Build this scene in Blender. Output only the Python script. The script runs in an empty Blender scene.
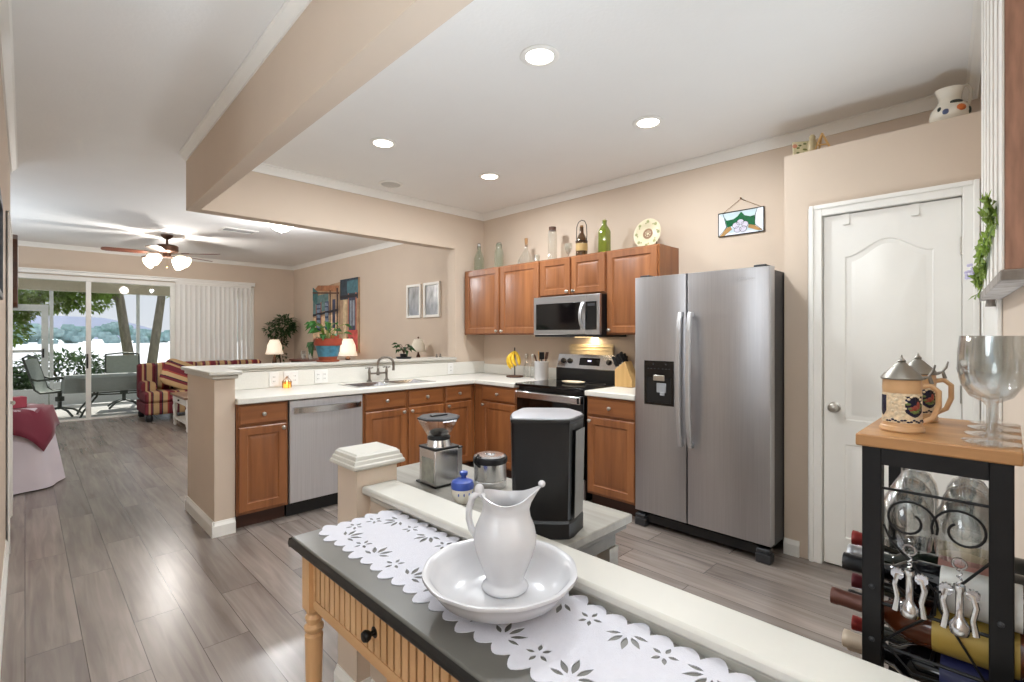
import bpy, bmesh, math, random
from mathutils import Vector, Matrix, Euler
random.seed(7)
SC = bpy.context.scene
COL = SC.collection
PI = math.pi
def R(a): return math.radians(a)

# ---------------------------------------------------------------- camera, world, sun, exposure
YAW = R(45.32)                                  # angle between the view axis and world +X
cam_d = bpy.data.cameras.new('camera'); cam = bpy.data.objects.new('camera', cam_d); COL.objects.link(cam)
cam.location = (0, 0, 1.35)
cam.rotation_euler = (PI/2, 0, YAW - PI/2)
cam_d.sensor_width = 36; cam_d.lens = 492.5/1024*36
cam_d.shift_y = -6/1024
cam_d.clip_start = 0.02; cam_d.clip_end = 2000
SC.camera = cam
SC.view_settings.view_transform = 'Standard'; SC.view_settings.look = 'None'
SC.view_settings.gamma = 1; SC.view_settings.use_curve_mapping = False
SC.view_settings.exposure = 0.56
SC.cycles.transparent_max_bounces = 24
SC.cycles.max_bounces = 10; SC.cycles.diffuse_bounces = 6
SC.cycles.sample_clamp_indirect = 6

world = bpy.data.worlds.new('world'); SC.world = world; world.use_nodes = True
wn = world.node_tree.nodes; wl = world.node_tree.links
wbg = wn['Background']; wtc = wn.new('ShaderNodeTexCoord'); wsep = wn.new('ShaderNodeSeparateXYZ')
wrp = wn.new('ShaderNodeValToRGB')
wl.new(wtc.outputs['Generated'], wsep.inputs[0]); wl.new(wsep.outputs['Z'], wrp.inputs['Fac'])
wrp.color_ramp.elements[0].position = 0.0; wrp.color_ramp.elements[0].color = (0.78, 0.80, 0.86, 1)
wrp.color_ramp.elements[1].position = 0.5; wrp.color_ramp.elements[1].color = (0.62, 0.72, 0.92, 1)
wl.new(wrp.outputs['Color'], wbg.inputs['Color']); wbg.inputs['Strength'].default_value = .70

sun_d = bpy.data.lights.new('sun', 'SUN'); sun = bpy.data.objects.new('sun', sun_d); COL.objects.link(sun)
sun_d.energy = 3.0; sun_d.angle = R(1); sun_d.color = (1, .96, .88)
sun.rotation_euler = Vector((-.15,-.72,-.68)).to_track_quat('-Z', 'Y').to_euler()

CAN_W, FAN_W, DOME_W, LAMP_W, HOOD_W = 14, 8, 30, 1.2, 1.3      # lamp powers, used by the lamps' own builders

# added fill lights without fixtures, to brighten the rooms and their ceilings
def fill_light(name, loc, size, watts):
    d = bpy.data.lights.new(name, 'AREA'); d.shape = 'DISK'; d.size = size; d.energy = watts; d.color = (.78,.89,1)
    o = bpy.data.objects.new(name, d); COL.objects.link(o); o.location = loc; o.rotation_euler = (PI, 0, 0)
fill_light('dining_fill_light', (.40,-1.15,1.2), .9, 88)  # added area fill behind the camera, shining up at the ceiling
ks = bpy.data.lights.new('kitchen_fill_light', 'SPOT'); ks.energy = 80; ks.spot_size = R(112); ks.spot_blend = 1; ks.shadow_soft_size = .3; ks.color = (.80,.90,1)  # added spot low in the kitchen, bounces fill off the ceiling
ko = bpy.data.objects.new('kitchen_fill_light', ks); COL.objects.link(ko); ko.location = (2.0,.32,.36); ko.rotation_euler = Vector((-.04,.44,1)).to_track_quat('-Z','Y').to_euler()
nd = bpy.data.lights.new('dining_fill_point', 'POINT'); nd.energy = 40; nd.shadow_soft_size = .5; nd.color = (.88,.95,1)  # added fill point behind the camera, no fixture hangs there
no = bpy.data.objects.new('dining_fill_point', nd); COL.objects.link(no); no.location = (-2.0,.6,1.9)
hs = bpy.data.lights.new('hall_fill_light', 'SPOT'); hs.energy = 84; hs.spot_size = R(92); hs.spot_blend = 1; hs.shadow_soft_size = .25; hs.color = (.84,.92,1)  # added spot fill that brightens the hall ceiling and beam
ho_ = bpy.data.objects.new('hall_fill_light', hs); COL.objects.link(ho_); ho_.location = (-.25,-.55,.95); ho_.rotation_euler = Vector((.02,.80,1)).to_track_quat('-Z','Y').to_euler()
fill_light('living_fill_light', (-1.2,7.8,1.2), 1.6, 32)  # added unseen fill for the living room ceiling

# ---------------------------------------------------------------- mesh helpers
class MB:
    def __init__(s): s.bm = bmesh.new()
    def _v(s, p, M): return s.bm.verts.new(M @ Vector(p) if M is not None else p)
    def face(s, vs):
        try: return s.bm.faces.new(vs)
        except ValueError: return None
    def box(s, x0, y0, z0, x1, y1, z1, M=None):
        v = [s._v(p, M) for p in ((x0,y0,z0),(x1,y0,z0),(x1,y1,z0),(x0,y1,z0),(x0,y0,z1),(x1,y0,z1),(x1,y1,z1),(x0,y1,z1))]
        for f in ((3,2,1,0),(4,5,6,7),(0,1,5,4),(1,2,6,5),(2,3,7,6),(3,0,4,7)): s.face([v[i] for i in f])
        return s
    def rings(s, rings, cap0=True, cap1=True, closed=True, M=None):
        prev = None; first = None
        for r in rings:
            vs = [s._v(p, M) for p in r]
            if prev:
                n = len(vs)
                for i in range(n if closed else n-1):
                    j = (i+1) % n
                    s.face([prev[i], prev[j], vs[j], vs[i]])
            else: first = vs
            prev = vs
        if cap0: s.face(list(reversed(first)))
        if cap1: s.face(prev)
        return s
    def lathe(s, prof, n=24, M=None, sx=1, sy=1, cap0=True, cap1=True, fn=None):
        rr = []
        for r, z in prof:
            ring = []
            for i in range(n):
                a = 2*PI*i/n; k = fn(a, z) if fn else 1
                ring.append((r*sx*k*math.cos(a), r*sy*k*math.sin(a), z))
            rr.append(ring)
        return s.rings(rr, cap0, cap1, True, M)
    def cyl(s, p0, p1, r0, r1=None, n=12, cap=True):
        return s.tube([p0, p1], [r0, r0 if r1 is None else r1], n, cap)
    def tube(s, pts, r, n=8, cap=True, closed=False, flat=1.0, M=None):
        pts = [Vector(p) for p in pts]; N = len(pts)
        rad = r if isinstance(r, (list, tuple)) else [r]*N
        up = None; rr = []
        for i in range(N):
            if closed: t = pts[(i+1) % N] - pts[i-1]
            else: t = pts[min(i+1, N-1)] - pts[max(i-1, 0)]
            t.normalize()
            if up is None:
                up = Vector((0,0,1)) if abs(t.z) < .9 else Vector((1,0,0))
            a = t.cross(up)
            if a.length < 1e-5: a = t.cross(Vector((0,1,0)))
            a.normalize(); up = a.cross(t).normalized()
            rr.append([pts[i] + a*(rad[i]*math.cos(2*PI*k/n)) + up*(rad[i]*flat*math.sin(2*PI*k/n)) for k in range(n)])
        if closed: rr.append(rr[0]); return s.rings(rr, False, False, True, M)
        return s.rings(rr, cap, cap, True, M)
    def prism(s, poly, axis, a, b, M=None):
        def P(u, v, w): return {'x': (w,u,v), 'y': (u,w,v), 'z': (u,v,w)}[axis]
        return s.rings([[P(u,v,a) for u,v in poly], [P(u,v,b) for u,v in poly]], True, True, True, M)
    def sphere(s, c, r, n=14, m=8, sc=(1,1,1)):
        pr = [(r*math.sin(PI*i/m), -r*math.cos(PI*i/m)) for i in range(1, m)]
        return s.lathe(pr, n, Matrix.Translation(c) @ Matrix.Diagonal((*sc, 1)))
    def leaf(s, p, d, up, L, W, bend=.15, M=None):
        p = Vector(p); d = Vector(d).normalized(); u = Vector(up)
        sd = d.cross(u)
        if sd.length < 1e-4: sd = d.cross(Vector((1,0.3,0)))
        sd.normalize(); nn = sd.cross(d)
        t = .0012
        mid = p + d*(L*.45) + nn*(L*bend*.5); tip = p + d*L - nn*(L*bend)
        v = [s.bm.verts.new(q) for q in (p, mid + sd*W*.5 - nn*t, tip, mid - sd*W*.5 - nn*t)]
        s.face([v[0], v[1], v[2]]); s.face([v[0], v[2], v[3]])
        return s
    def slab(s, xs, ys, keep, z0, z1):
        nx, ny = len(xs), len(ys); top = {}; bot = {}
        def V(d, i, j, z):
            if (i,j) not in d: d[(i,j)] = s.bm.verts.new((xs[i], ys[j], z))
            return d[(i,j)]
        K = lambda i, j: 0 <= i < nx-1 and 0 <= j < ny-1 and keep(i, j)
        for i in range(nx-1):
            for j in range(ny-1):
                if not K(i,j): continue
                q = [(i,j),(i+1,j),(i+1,j+1),(i,j+1)]
                s.face([V(top,a,b,z1) for a,b in q]); s.face([V(bot,a,b,z0) for a,b in reversed(q)])
                for (a,b),(c,d),(di,dj) in ((q[0],q[1],(0,-1)),(q[1],q[2],(1,0)),(q[2],q[3],(0,1)),(q[3],q[0],(-1,0))):
                    if not K(i+di, j+dj): s.face([V(bot,a,b,z0),V(bot,c,d,z0),V(top,c,d,z1),V(top,a,b,z1)])
        return s
    def build(s, name, mat, parent=None, smooth=None, bevel=0, seg=2, fixn=True):
        if fixn: bmesh.ops.recalc_face_normals(s.bm, faces=s.bm.faces[:])
        me = bpy.data.meshes.new(name); s.bm.to_mesh(me); s.bm.free()
        o = bpy.data.objects.new(name, me); COL.objects.link(o)
        me.materials.append(mat)
        if smooth:
            for p in me.polygons: p.use_smooth = True
            me.set_sharp_from_angle(angle=R(smooth))
        if bevel:
            m = o.modifiers.new('bevel', 'BEVEL'); m.width = bevel; m.segments = seg; m.limit_method = 'ANGLE'; m.angle_limit = R(40)
            if not smooth:
                for p in me.polygons: p.use_smooth = True
                me.set_sharp_from_angle(angle=R(38))
                m.harden_normals = False
        if parent is not None: o.parent = parent
        return o
def thing(name, label, cat, loc=(0,0,0), rz=0, group=None):
    o = bpy.data.objects.new(name, None); COL.objects.link(o); o.empty_display_size = .05
    o.location = loc; o.rotation_euler = (0, 0, rz); o['label'] = label; o['category'] = cat
    if group: o['group'] = group
    return o
def tag(o, label, cat, group=None, loc=None, rz=None):
    o['label'] = label; o['category'] = cat
    if group: o['group'] = group
    if loc is not None: o.location = loc
    if rz is not None: o.rotation_euler = (0,0,rz)
    return o
def struct(o): o['kind'] = 'structure'; return o
def dup(root, loc, rz, label, group=None):
    r = root.copy(); COL.objects.link(r); r.location = loc; r.rotation_euler = (0,0,rz); r['label'] = label
    if group: r['group'] = group
    for ch in list(root.children):
        c = ch.copy(); COL.objects.link(c); c.parent = r
        for g in list(ch.children):
            d = g.copy(); COL.objects.link(d); d.parent = c
    return r
def fill_shape(outer, holes, thick):
    """flat polygon with holes -> mesh data (z up), thickness downwards"""
    cu = bpy.data.curves.new('shape', 'CURVE'); cu.dimensions = '2D'; cu.fill_mode = 'BOTH'; cu.extrude = thick/2
    for pl in [outer] + holes:
        sp = cu.splines.new('POLY'); sp.points.add(len(pl)-1); sp.use_cyclic_u = True
        for p, q in zip(sp.points, pl): p.co = (q[0], q[1], 0, 1)
    o = bpy.data.objects.new('shape', cu); COL.objects.link(o)
    me = bpy.data.meshes.new_from_object(o.evaluated_get(bpy.context.evaluated_depsgraph_get()))
    bpy.data.objects.remove(o); bpy.data.curves.remove(cu)
    return me
def text_mesh(name, s, size, mat, parent, M, thick=.0006):
    cu = bpy.data.curves.new('t', 'FONT'); cu.body = s; cu.size = size; cu.extrude = thick; cu.align_x = 'CENTER'; cu.align_y = 'CENTER'
    o = bpy.data.objects.new('t', cu); COL.objects.link(o)
    me = bpy.data.meshes.new_from_object(o.evaluated_get(bpy.context.evaluated_depsgraph_get()))
    bpy.data.objects.remove(o); bpy.data.curves.remove(cu)
    me.transform(M); me.materials.clear(); me.materials.append(mat)
    q = bpy.data.objects.new(name, me); COL.objects.link(q); q.parent = parent
    return q
def arc(c, r, a0, a1, n, plane='xz'):
    out = []
    for i in range(n+1):
        a = R(a0 + (a1-a0)*i/n); u, v = r*math.cos(a), r*math.sin(a)
        out.append({'xz': (c[0]+u, c[1], c[2]+v), 'yz': (c[0], c[1]+u, c[2]+v), 'xy': (c[0]+u, c[1]+v, c[2])}[plane])
    return out

# ---------------------------------------------------------------- materials
def lin(c):
    if isinstance(c, str): c = tuple(int(c[i:i+2], 16) for i in (0,2,4))
    return tuple((x/255/12.92 if x/255 <= .04045 else ((x/255+.055)/1.055)**2.4) for x in c)
def newmat(name):
    m = bpy.data.materials.new(name); m.use_nodes = True
    return m, m.node_tree.nodes, m.node_tree.links, m.node_tree.nodes['Principled BSDF']
def mat(name, c, rough=.5, metal=0, var=.06, scale=18, bump=0, bscale=None, spec=.5, emit=0, ecol=None, sheen=0, stretch=(1,1,1)):
    m, n, l, b = newmat(name); c = lin(c)
    tc = n.new('ShaderNodeTexCoord'); mp = n.new('ShaderNodeMapping'); mp.inputs['Scale'].default_value = stretch
    nz = n.new('ShaderNodeTexNoise'); nz.inputs['Scale'].default_value = scale; nz.inputs['Detail'].default_value = 3
    rp = n.new('ShaderNodeValToRGB')
    rp.color_ramp.elements[0].position = .3; rp.color_ramp.elements[1].position = .7
    rp.color_ramp.elements[0].color = (*[max(0, x*(1-var)) for x in c], 1); rp.color_ramp.elements[1].color = (*[min(1, x*(1+var)) for x in c], 1)
    l.new(tc.outputs['Object'], mp.inputs[0]); l.new(mp.outputs[0], nz.inputs['Vector'])
    l.new(nz.outputs['Fac'], rp.inputs['Fac']); l.new(rp.outputs['Color'], b.inputs['Base Color'])
    b.inputs['Roughness'].default_value = rough; b.inputs['Metallic'].default_value = metal; b.inputs['Specular IOR Level'].default_value = spec
    if sheen: b.inputs['Sheen Weight'].default_value = sheen
    if bump:
        n2 = n.new('ShaderNodeTexNoise'); n2.inputs['Scale'].default_value = bscale or scale*4; n2.inputs['Detail'].default_value = 4
        l.new(mp.outputs[0], n2.inputs['Vector'])
        bp = n.new('ShaderNodeBump'); bp.inputs['Strength'].default_value = bump; bp.inputs['Distance'].default_value = .003
        l.new(n2.outputs['Fac'], bp.inputs['Height']); l.new(bp.outputs[0], b.inputs['Normal'])
    if emit:
        b.inputs['Emission Color'].default_value = (*lin(ecol or (255,255,255)), 1); b.inputs['Emission Strength'].default_value = emit
    return m
def wood(name, c1, c2, axis='z', rough=.4, k=1.0, knots=.5, coat=0):
    m, n, l, b = newmat(name)
    tc = n.new('ShaderNodeTexCoord'); mp = n.new('ShaderNodeMapping')
    s = {'x': (1.5,22,22), 'y': (22,1.5,22), 'z': (22,22,1.5)}[axis]; mp.inputs['Scale'].default_value = tuple(v*k for v in s)
    n1 = n.new('ShaderNodeTexNoise'); n1.inputs['Scale'].default_value = 1; n1.inputs['Detail'].default_value = 5; n1.inputs['Distortion'].default_value = knots
    mp2 = n.new('ShaderNodeMapping'); s2 = {'x': (.8,4,4), 'y': (4,.8,4), 'z': (4,4,.8)}[axis]; mp2.inputs['Scale'].default_value = tuple(v*k for v in s2)
    n2 = n.new('ShaderNodeTexNoise'); n2.inputs['Scale'].default_value = 1; n2.inputs['Detail'].default_value = 2
    mx = n.new('ShaderNodeMath'); mx.operation = 'MULTIPLY_ADD'; mx.inputs[1].default_value = .5
    mx2 = n.new('ShaderNodeMath'); mx2.operation = 'MULTIPLY'; mx2.inputs[1].default_value = .5
    rp = n.new('ShaderNodeValToRGB'); rp.color_ramp.elements[0].position = .32; rp.color_ramp.elements[1].position = .68
    rp.color_ramp.elements[0].color = (*lin(c1),1); rp.color_ramp.elements[1].color = (*lin(c2),1)
    l.new(tc.outputs['Object'], mp.inputs[0]); l.new(tc.outputs['Object'], mp2.inputs[0])
    l.new(mp.outputs[0], n1.inputs['Vector']); l.new(mp2.outputs[0], n2.inputs['Vector'])
    l.new(n2.outputs['Fac'], mx2.inputs[0]); l.new(n1.outputs['Fac'], mx.inputs[0]); l.new(mx2.outputs[0], mx.inputs[2])
    l.new(mx.outputs[0], rp.inputs['Fac']); l.new(rp.outputs['Color'], b.inputs['Base Color'])
    b.inputs['Roughness'].default_value = rough
    if coat: b.inputs['Coat Weight'].default_value = coat; b.inputs['Coat Roughness'].default_value = .25
    return m
def glass(name, tint=(1,1,1), gl=.9, base=.04, edge=.5, rough=.03, dens=0.0):
    """thin clear glass: transparent, with mirror reflection growing towards the edge"""
    m = bpy.data.materials.new(name); m.use_nodes = True; n = m.node_tree.nodes; l = m.node_tree.links
    n.remove(n['Principled BSDF']); out = n['Material Output']
    tr = n.new('ShaderNodeBsdfTransparent'); gs = n.new('ShaderNodeBsdfGlossy'); gs.inputs['Roughness'].default_value = rough
    gs.inputs['Color'].default_value = (gl,gl,gl,1)
    lw = n.new('ShaderNodeLayerWeight'); lw.inputs['Blend'].default_value = .35
    nz = n.new('ShaderNodeTexNoise'); nz.inputs['Scale'].default_value = 3
    rc = n.new('ShaderNodeValToRGB'); t0 = lin(tint) if max(tint) > 1 else tint
    rc.color_ramp.elements[0].color = (*[x*.97 for x in t0],1); rc.color_ramp.elements[1].color = (*t0,1)
    l.new(nz.outputs['Fac'], rc.inputs['Fac']); l.new(rc.outputs['Color'], tr.inputs['Color'])
    mr = n.new('ShaderNodeMapRange'); mr.inputs['To Min'].default_value = base; mr.inputs['To Max'].default_value = edge
    l.new(lw.outputs['Facing'], mr.inputs['Value'])
    mx = n.new('ShaderNodeMixShader'); l.new(mr.outputs[0], mx.inputs['Fac']); l.new(tr.outputs[0], mx.inputs[1]); l.new(gs.outputs[0], mx.inputs[2])
    last = mx
    if dens:
        df = n.new('ShaderNodeBsdfDiffuse'); df.inputs['Color'].default_value = (*t0,1)
        m2 = n.new('ShaderNodeMixShader'); m2.inputs['Fac'].default_value = dens
        l.new(mx.outputs[0], m2.inputs[1]); l.new(df.outputs[0], m2.inputs[2]); last = m2
    l.new(last.outputs[0], out.inputs['Surface'])
    return m
def leafmat(name, c, var=.35, scale=9, trans=.45):
    m = mat(name, c, .5, var=var, scale=scale); n = m.node_tree.nodes; l = m.node_tree.links; b = n['Principled BSDF']
    t = n.new('ShaderNodeBsdfTranslucent'); mx = n.new('ShaderNodeMixShader'); mx.inputs['Fac'].default_value = trans
    l.new(b.inputs['Base Color'].links[0].from_socket, t.inputs['Color']); l.new(b.outputs[0], mx.inputs[1]); l.new(t.outputs[0], mx.inputs[2])
    l.new(mx.outputs[0], n['Material Output'].inputs['Surface']); return m
def stripes(name, axis, period, stops, rough=.85):
    m, n, l, b = newmat(name)
    tc = n.new('ShaderNodeTexCoord'); sp = n.new('ShaderNodeSeparateXYZ'); l.new(tc.outputs['Object'], sp.inputs[0])
    a = n.new('ShaderNodeMath'); a.operation = 'MULTIPLY'; a.inputs[1].default_value = 1/period; l.new(sp.outputs[axis], a.inputs[0])
    f = n.new('ShaderNodeMath'); f.operation = 'FRACT'; l.new(a.outputs[0], f.inputs[0])
    rp = n.new('ShaderNodeValToRGB'); rp.color_ramp.interpolation = 'CONSTANT'
    for i, (p, c) in enumerate(stops):
        e = rp.color_ramp.elements[i] if i < 2 else rp.color_ramp.elements.new(p)
        e.position = p; e.color = (*lin(c), 1)
    l.new(f.outputs[0], rp.inputs['Fac']); l.new(rp.outputs['Color'], b.inputs['Base Color']); b.inputs['Roughness'].default_value = rough
    return m
def lampmat(name, c, s):
    m, n, l, b = newmat(name)
    b.inputs['Base Color'].default_value = (.9,.9,.88,1); b.inputs['Emission Color'].default_value = (*lin(c),1); b.inputs['Emission Strength'].default_value = s
    return m

def floor_mat():
    m, n, l, b = newmat('vinyl_plank_floor')
    tc = n.new('ShaderNodeTexCoord'); mp = n.new('ShaderNodeMapping'); mp.inputs['Rotation'].default_value = (0,0,R(90))
    l.new(tc.outputs['Object'], mp.inputs[0])
    br = n.new('ShaderNodeTexBrick'); br.offset = .37; br.inputs['Scale'].default_value = 1; br.inputs['Brick Width'].default_value = 1.22
    br.inputs['Row Height'].default_value = .182; br.inputs['Mortar Size'].default_value = .0016; br.inputs['Mortar Smooth'].default_value = .2
    br.inputs['Color1'].default_value = (0.02,0.02,0.02,1); br.inputs['Color2'].default_value = (.98,.98,.98,1); br.inputs['Mortar'].default_value = (.5,.5,.5,1)
    br.inputs['Bias'].default_value = 0
    l.new(mp.outputs[0], br.inputs['Vector'])
    # grain, shifted per plank
    add = n.new('ShaderNodeVectorMath'); add.operation = 'ADD'; sc = n.new('ShaderNodeVectorMath'); sc.operation = 'SCALE'; sc.inputs['Scale'].default_value = 7
    l.new(br.outputs['Color'], sc.inputs[0]); l.new(tc.outputs['Object'], add.inputs[0]); l.new(sc.outputs[0], add.inputs[1])
    m1 = n.new('ShaderNodeMapping'); m1.inputs['Scale'].default_value = (26, 1.6, 1); l.new(add.outputs[0], m1.inputs[0])
    g1 = n.new('ShaderNodeTexNoise'); g1.inputs['Scale'].default_value = 1; g1.inputs['Detail'].default_value = 6; g1.inputs['Distortion'].default_value = .8; l.new(m1.outputs[0], g1.inputs['Vector'])
    m2 = n.new('ShaderNodeMapping'); m2.inputs['Scale'].default_value = (6, 1.1, 1); l.new(add.outputs[0], m2.inputs[0])
    g2 = n.new('ShaderNodeTexNoise'); g2.inputs['Scale'].default_value = 1; g2.inputs['Detail'].default_value = 3; l.new(m2.outputs[0], g2.inputs['Vector'])
    ad = n.new('ShaderNodeMath'); ad.operation = 'ADD'; l.new(g1.outputs['Fac'], ad.inputs[0]); l.new(g2.outputs['Fac'], ad.inputs[1])
    hf = n.new('ShaderNodeMath'); hf.operation = 'MULTIPLY'; hf.inputs[1].default_value = .5; l.new(ad.outputs[0], hf.inputs[0])
    rp = n.new('ShaderNodeValToRGB'); rp.color_ramp.elements[0].position = .3; rp.color_ramp.elements[1].position = .72
    rp.color_ramp.elements[0].color = (*lin((104,94,87)),1); rp.color_ramp.elements[1].color = (*lin((158,147,139)),1)
    l.new(hf.outputs[0], rp.inputs['Fac'])
    tone = n.new('ShaderNodeMapRange'); tone.inputs['To Min'].default_value = .84; tone.inputs['To Max'].default_value = 1.12
    l.new(br.outputs['Color'], tone.inputs['Value'])
    mu = n.new('ShaderNodeVectorMath'); mu.operation = 'SCALE'; l.new(rp.outputs['Color'], mu.inputs[0]); l.new(tone.outputs[0], mu.inputs['Scale'])
    mm = n.new('ShaderNodeMix'); mm.data_type = 'RGBA'; l.new(br.outputs['Fac'], mm.inputs['Factor']); l.new(mu.outputs[0], mm.inputs['A']); mm.inputs['B'].default_value = (*lin((70,62,55)),1)
    l.new(mm.outputs['Result'], b.inputs['Base Color']); b.inputs['Roughness'].default_value = .27; b.inputs['Specular IOR Level'].default_value = .65
    return m

M_floor = floor_mat()
M_wall = mat('taupe_wall_paint', (205,188,170), .75, var=.02, scale=3, bump=.05, bscale=160)
M_ceil = mat('white_ceiling_paint', (233,232,229), .85, var=.015, scale=2, bump=.35, bscale=55)
M_trim = mat('white_trim_paint', (236,234,228), .4, var=.015, scale=5)
M_cap = mat('cream_white_cap_paint', (200,197,188), .42, var=.025, scale=7)
M_cab = wood('maple_cabinet_wood', (112,64,34), (160,102,59), 'z', .38, 1, .6, .25)
M_cabh = wood('maple_cabinet_wood_crossgrain', (114,66,35), (158,100,57), 'x', .38, 1, .6, .25)
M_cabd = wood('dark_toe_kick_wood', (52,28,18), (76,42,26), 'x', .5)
M_steel = mat('brushed_steel', (196,197,200), .3, 1, var=.05, scale=2, stretch=(1,1,60))
M_steelv = mat('brushed_steel_sheet', (190,190,193), .36, 1, var=.05, scale=2, stretch=(60,60,1))
M_bright = mat('polished_steel', (214,214,216), .2, 1, var=.03)
M_nickel = mat('brushed_nickel', (190,186,178), .32, 1, var=.04)
M_satin = mat('satin_handle_steel', (214,216,219), .38, 1, var=.03)
M_black = mat('black_plastic', (16,16,18), .4, var=.1)
M_blackg = mat('black_glass', (7,7,9), .06, var=.1)
M_dark = mat('dark_grey_plastic', (48,49,52), .45, var=.08)
M_count = mat('speckled_white_counter', (226,224,216), .28, var=.05, scale=240)
M_white = mat('white_glazed_ceramic', (200,199,201), .2, var=.015, scale=6)
M_plate = mat('white_outlet_plastic', (235,234,230), .35, var=.02)
M_pane = glass('window_glass', (.97,.985,.98), .9, .008, .06, .0)
M_clear = glass('clear_drinking_glass', (.95,.96,.96), .95, .06, .75, .04)
M_iron = mat('black_wrought_iron', (14,13,14), .45, .3, var=.15, scale=40)
M_gold = mat('antique_brass', (150,112,62), .35, 1, var=.1)
M_grey = wood('weathered_grey_table', (120,116,108), (172,168,158), 'y', .5)
M_leaf = leafmat('deep_green_leaf', (52,84,44), trans=.3)
M_leafl = leafmat('bright_green_leaf', (134,156,72), .3)
M_stem = mat('brown_stem', (84,62,42), .8, var=.2)
M_terra = mat('terracotta', (158,82,54), .75, var=.12)
M_shade = lampmat('lit_lamp_shade', (255,226,190), .42)
M_paper = mat('white_paper', (235,234,228), .7, var=.02)

# ================================================================ THE SETTING
CEIL = 2.74; XW = 3.79; YH = 4.30; YF = 10.30; XL = -0.085; XR = 3.91
def S(name, mb, m, **k): return struct(mb.build(name, m, **k))
S('floor', MB().box(-3.2,-2.2,-.12, 4.1,10.42,0), M_floor)
S('ceiling', MB().box(-3.2,-2.2,CEIL, 4.1,10.42,CEIL+.12), M_ceil)
S('wall_kitchen', MB().box(XW,.0,0, XW+.2,YH+.13,CEIL), M_wall)
RW = lambda x: -.155 + .0717*x                    # face of the side wall beside the pantry, slightly out of square
S('wall_side', MB().prism([(3.79,RW(3.79)),(.90,RW(.90)),(.90,RW(.90)-.14),(3.79,RW(3.79)-.14)],'z',0,CEIL), M_wall)
w = MB()
w.box(3.35,.855,0,3.44,.985,2.455); w.box(3.35,.086,0,3.44,.10,2.455); w.box(3.35,.10,2.11,3.44,.855,2.455)
w.box(3.44,.905,0,3.79,.985,2.455); w.box(3.44,.125,2.40,3.79,.905,2.455)
S('wall_pantry', w, M_wall)
w = MB()
w.box(XL-.14,2.2,0,XL,4.40,CEIL); w.box(XL-.14,5.18,0,XL,5.75,CEIL); w.box(XL-.14,4.40,2.05,XL,5.18,CEIL)
S('wall_hall', w, M_wall)
S('wall_back', MB().box(-2.7,5.62,0,XL-.14,5.75,CEIL), M_wall)
S('wall_left', MB().box(-2.8,5.62,0,-2.7,YF+.12,CEIL), M_wall)
S('wall_right', MB().box(XR,YH+.13,0,XR+.14,YF+.12,CEIL), M_wall)
w = MB(); w.box(-2.7,YF,0,-.66,YF+.12,CEIL); w.box(3.16,YF,0,XR,YF+.12,CEIL); w.box(-.66,YF,2.27,3.16,YF+.12,CEIL)
S('wall_far', w, M_wall)
w = MB(); w.box(-3.2,-2.2,0,-3.1,5.62,.9); w.box(-3.2,-2.2,2.1,-3.1,5.62,CEIL); w.box(-3.2,-2.2,.9,-3.1,-.6,2.1); w.box(-3.2,1.4,.9,-3.1,5.62,2.1)
S('wall_dining', w, M_wall)
S('wall_behind', MB().box(-3.1,-2.2,0,1.2,-2.1,CEIL), M_wall)
S('wall_corner', MB().box(.90,-2.1,0,1.0,-.225,CEIL), M_wall)
S('beam_hall', MB().prism([(.706,-2.0),(.867,-2.0),(.947,YH),(.947,YH+.13),(.876,YH+.13)],'z',2.30,CEIL), M_wall)
S('beam_header', MB().box(.947,YH,2.30,3.37,YH+.13,CEIL), M_wall)
S('column_kitchen', MB().box(3.37,YH,0,XW,YH+.13,CEIL), M_wall)
S('wall_peninsula', MB().box(.90,YH,0,3.37,YH+.20,1.055), M_wall)
S('wall_peninsula_end', MB().box(.90,3.74,0,1.025,YH,1.055), M_wall)
def molded_cap(poly_boxes, z0, z1, ov):
    m = MB()
    for (x0,y0,x1,y1) in poly_boxes:
        m.box(x0-ov,y0-ov,z0+(z1-z0)*.45,x1+ov,y1+ov,z1)
        m.box(x0-ov*.45,y0-ov*.45,z0,x1+ov*.45,y1+ov*.45,z0+(z1-z0)*.46)
    return m
m = MB()
L_out = [(.862,3.702),(1.063,3.702),(1.063,4.262),(3.40,4.262),(3.40,4.54),(.862,4.54)]
L_in  = [(.882,3.722),(1.043,3.722),(1.043,4.282),(3.37,4.282),(3.37,4.52),(.882,4.52)]
L_out[3] = (3.369,4.262); L_out[4] = (3.369,4.54); L_in[3] = (3.369,4.282); L_in[4] = (3.369,4.52)
m.prism(L_out,'z',1.078,1.105); m.prism(L_in,'z',1.052,1.078)
S('trim_ledge', m, M_cap, bevel=.007)
# low wall in front, its cap, the newel post
S('wall_half', MB().box(.902,-.088,0,.995,1.655,.758), M_wall)
m = MB(); m.prism([(.895,-.085),(1.002,-.085),(1.002,1.647),(.895,1.647)],'z',.742,.776)
m.prism([(.888,-.086),(1.014,-.083),(1.002,1.651),(.866,1.651),(.884,.8)],'z',.773,.802)
S('trim_half_wall', m, M_cap, bevel=.008)
S('column_newel', MB().box(.850,1.654,0,1.014,1.806,.866), M_wall)
m = MB()
def sq(o, z): return [(.850-o,1.654-o,z),(1.014+o,1.654-o,z),(1.014+o,1.806+o,z),(.850-o,1.806+o,z)]
m.rings([sq(.004,.858), sq(.006,.860), sq(.022,.866), sq(.024,.871), sq(.022,.880), sq(.018,.881), sq(.015,.895), sq(.011,.896), sq(.008,.910), sq(.004,.912), sq(.0,.918), sq(-.02,.919)])
S('trim_newel_cap', m, M_cap, bevel=.002)
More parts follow.
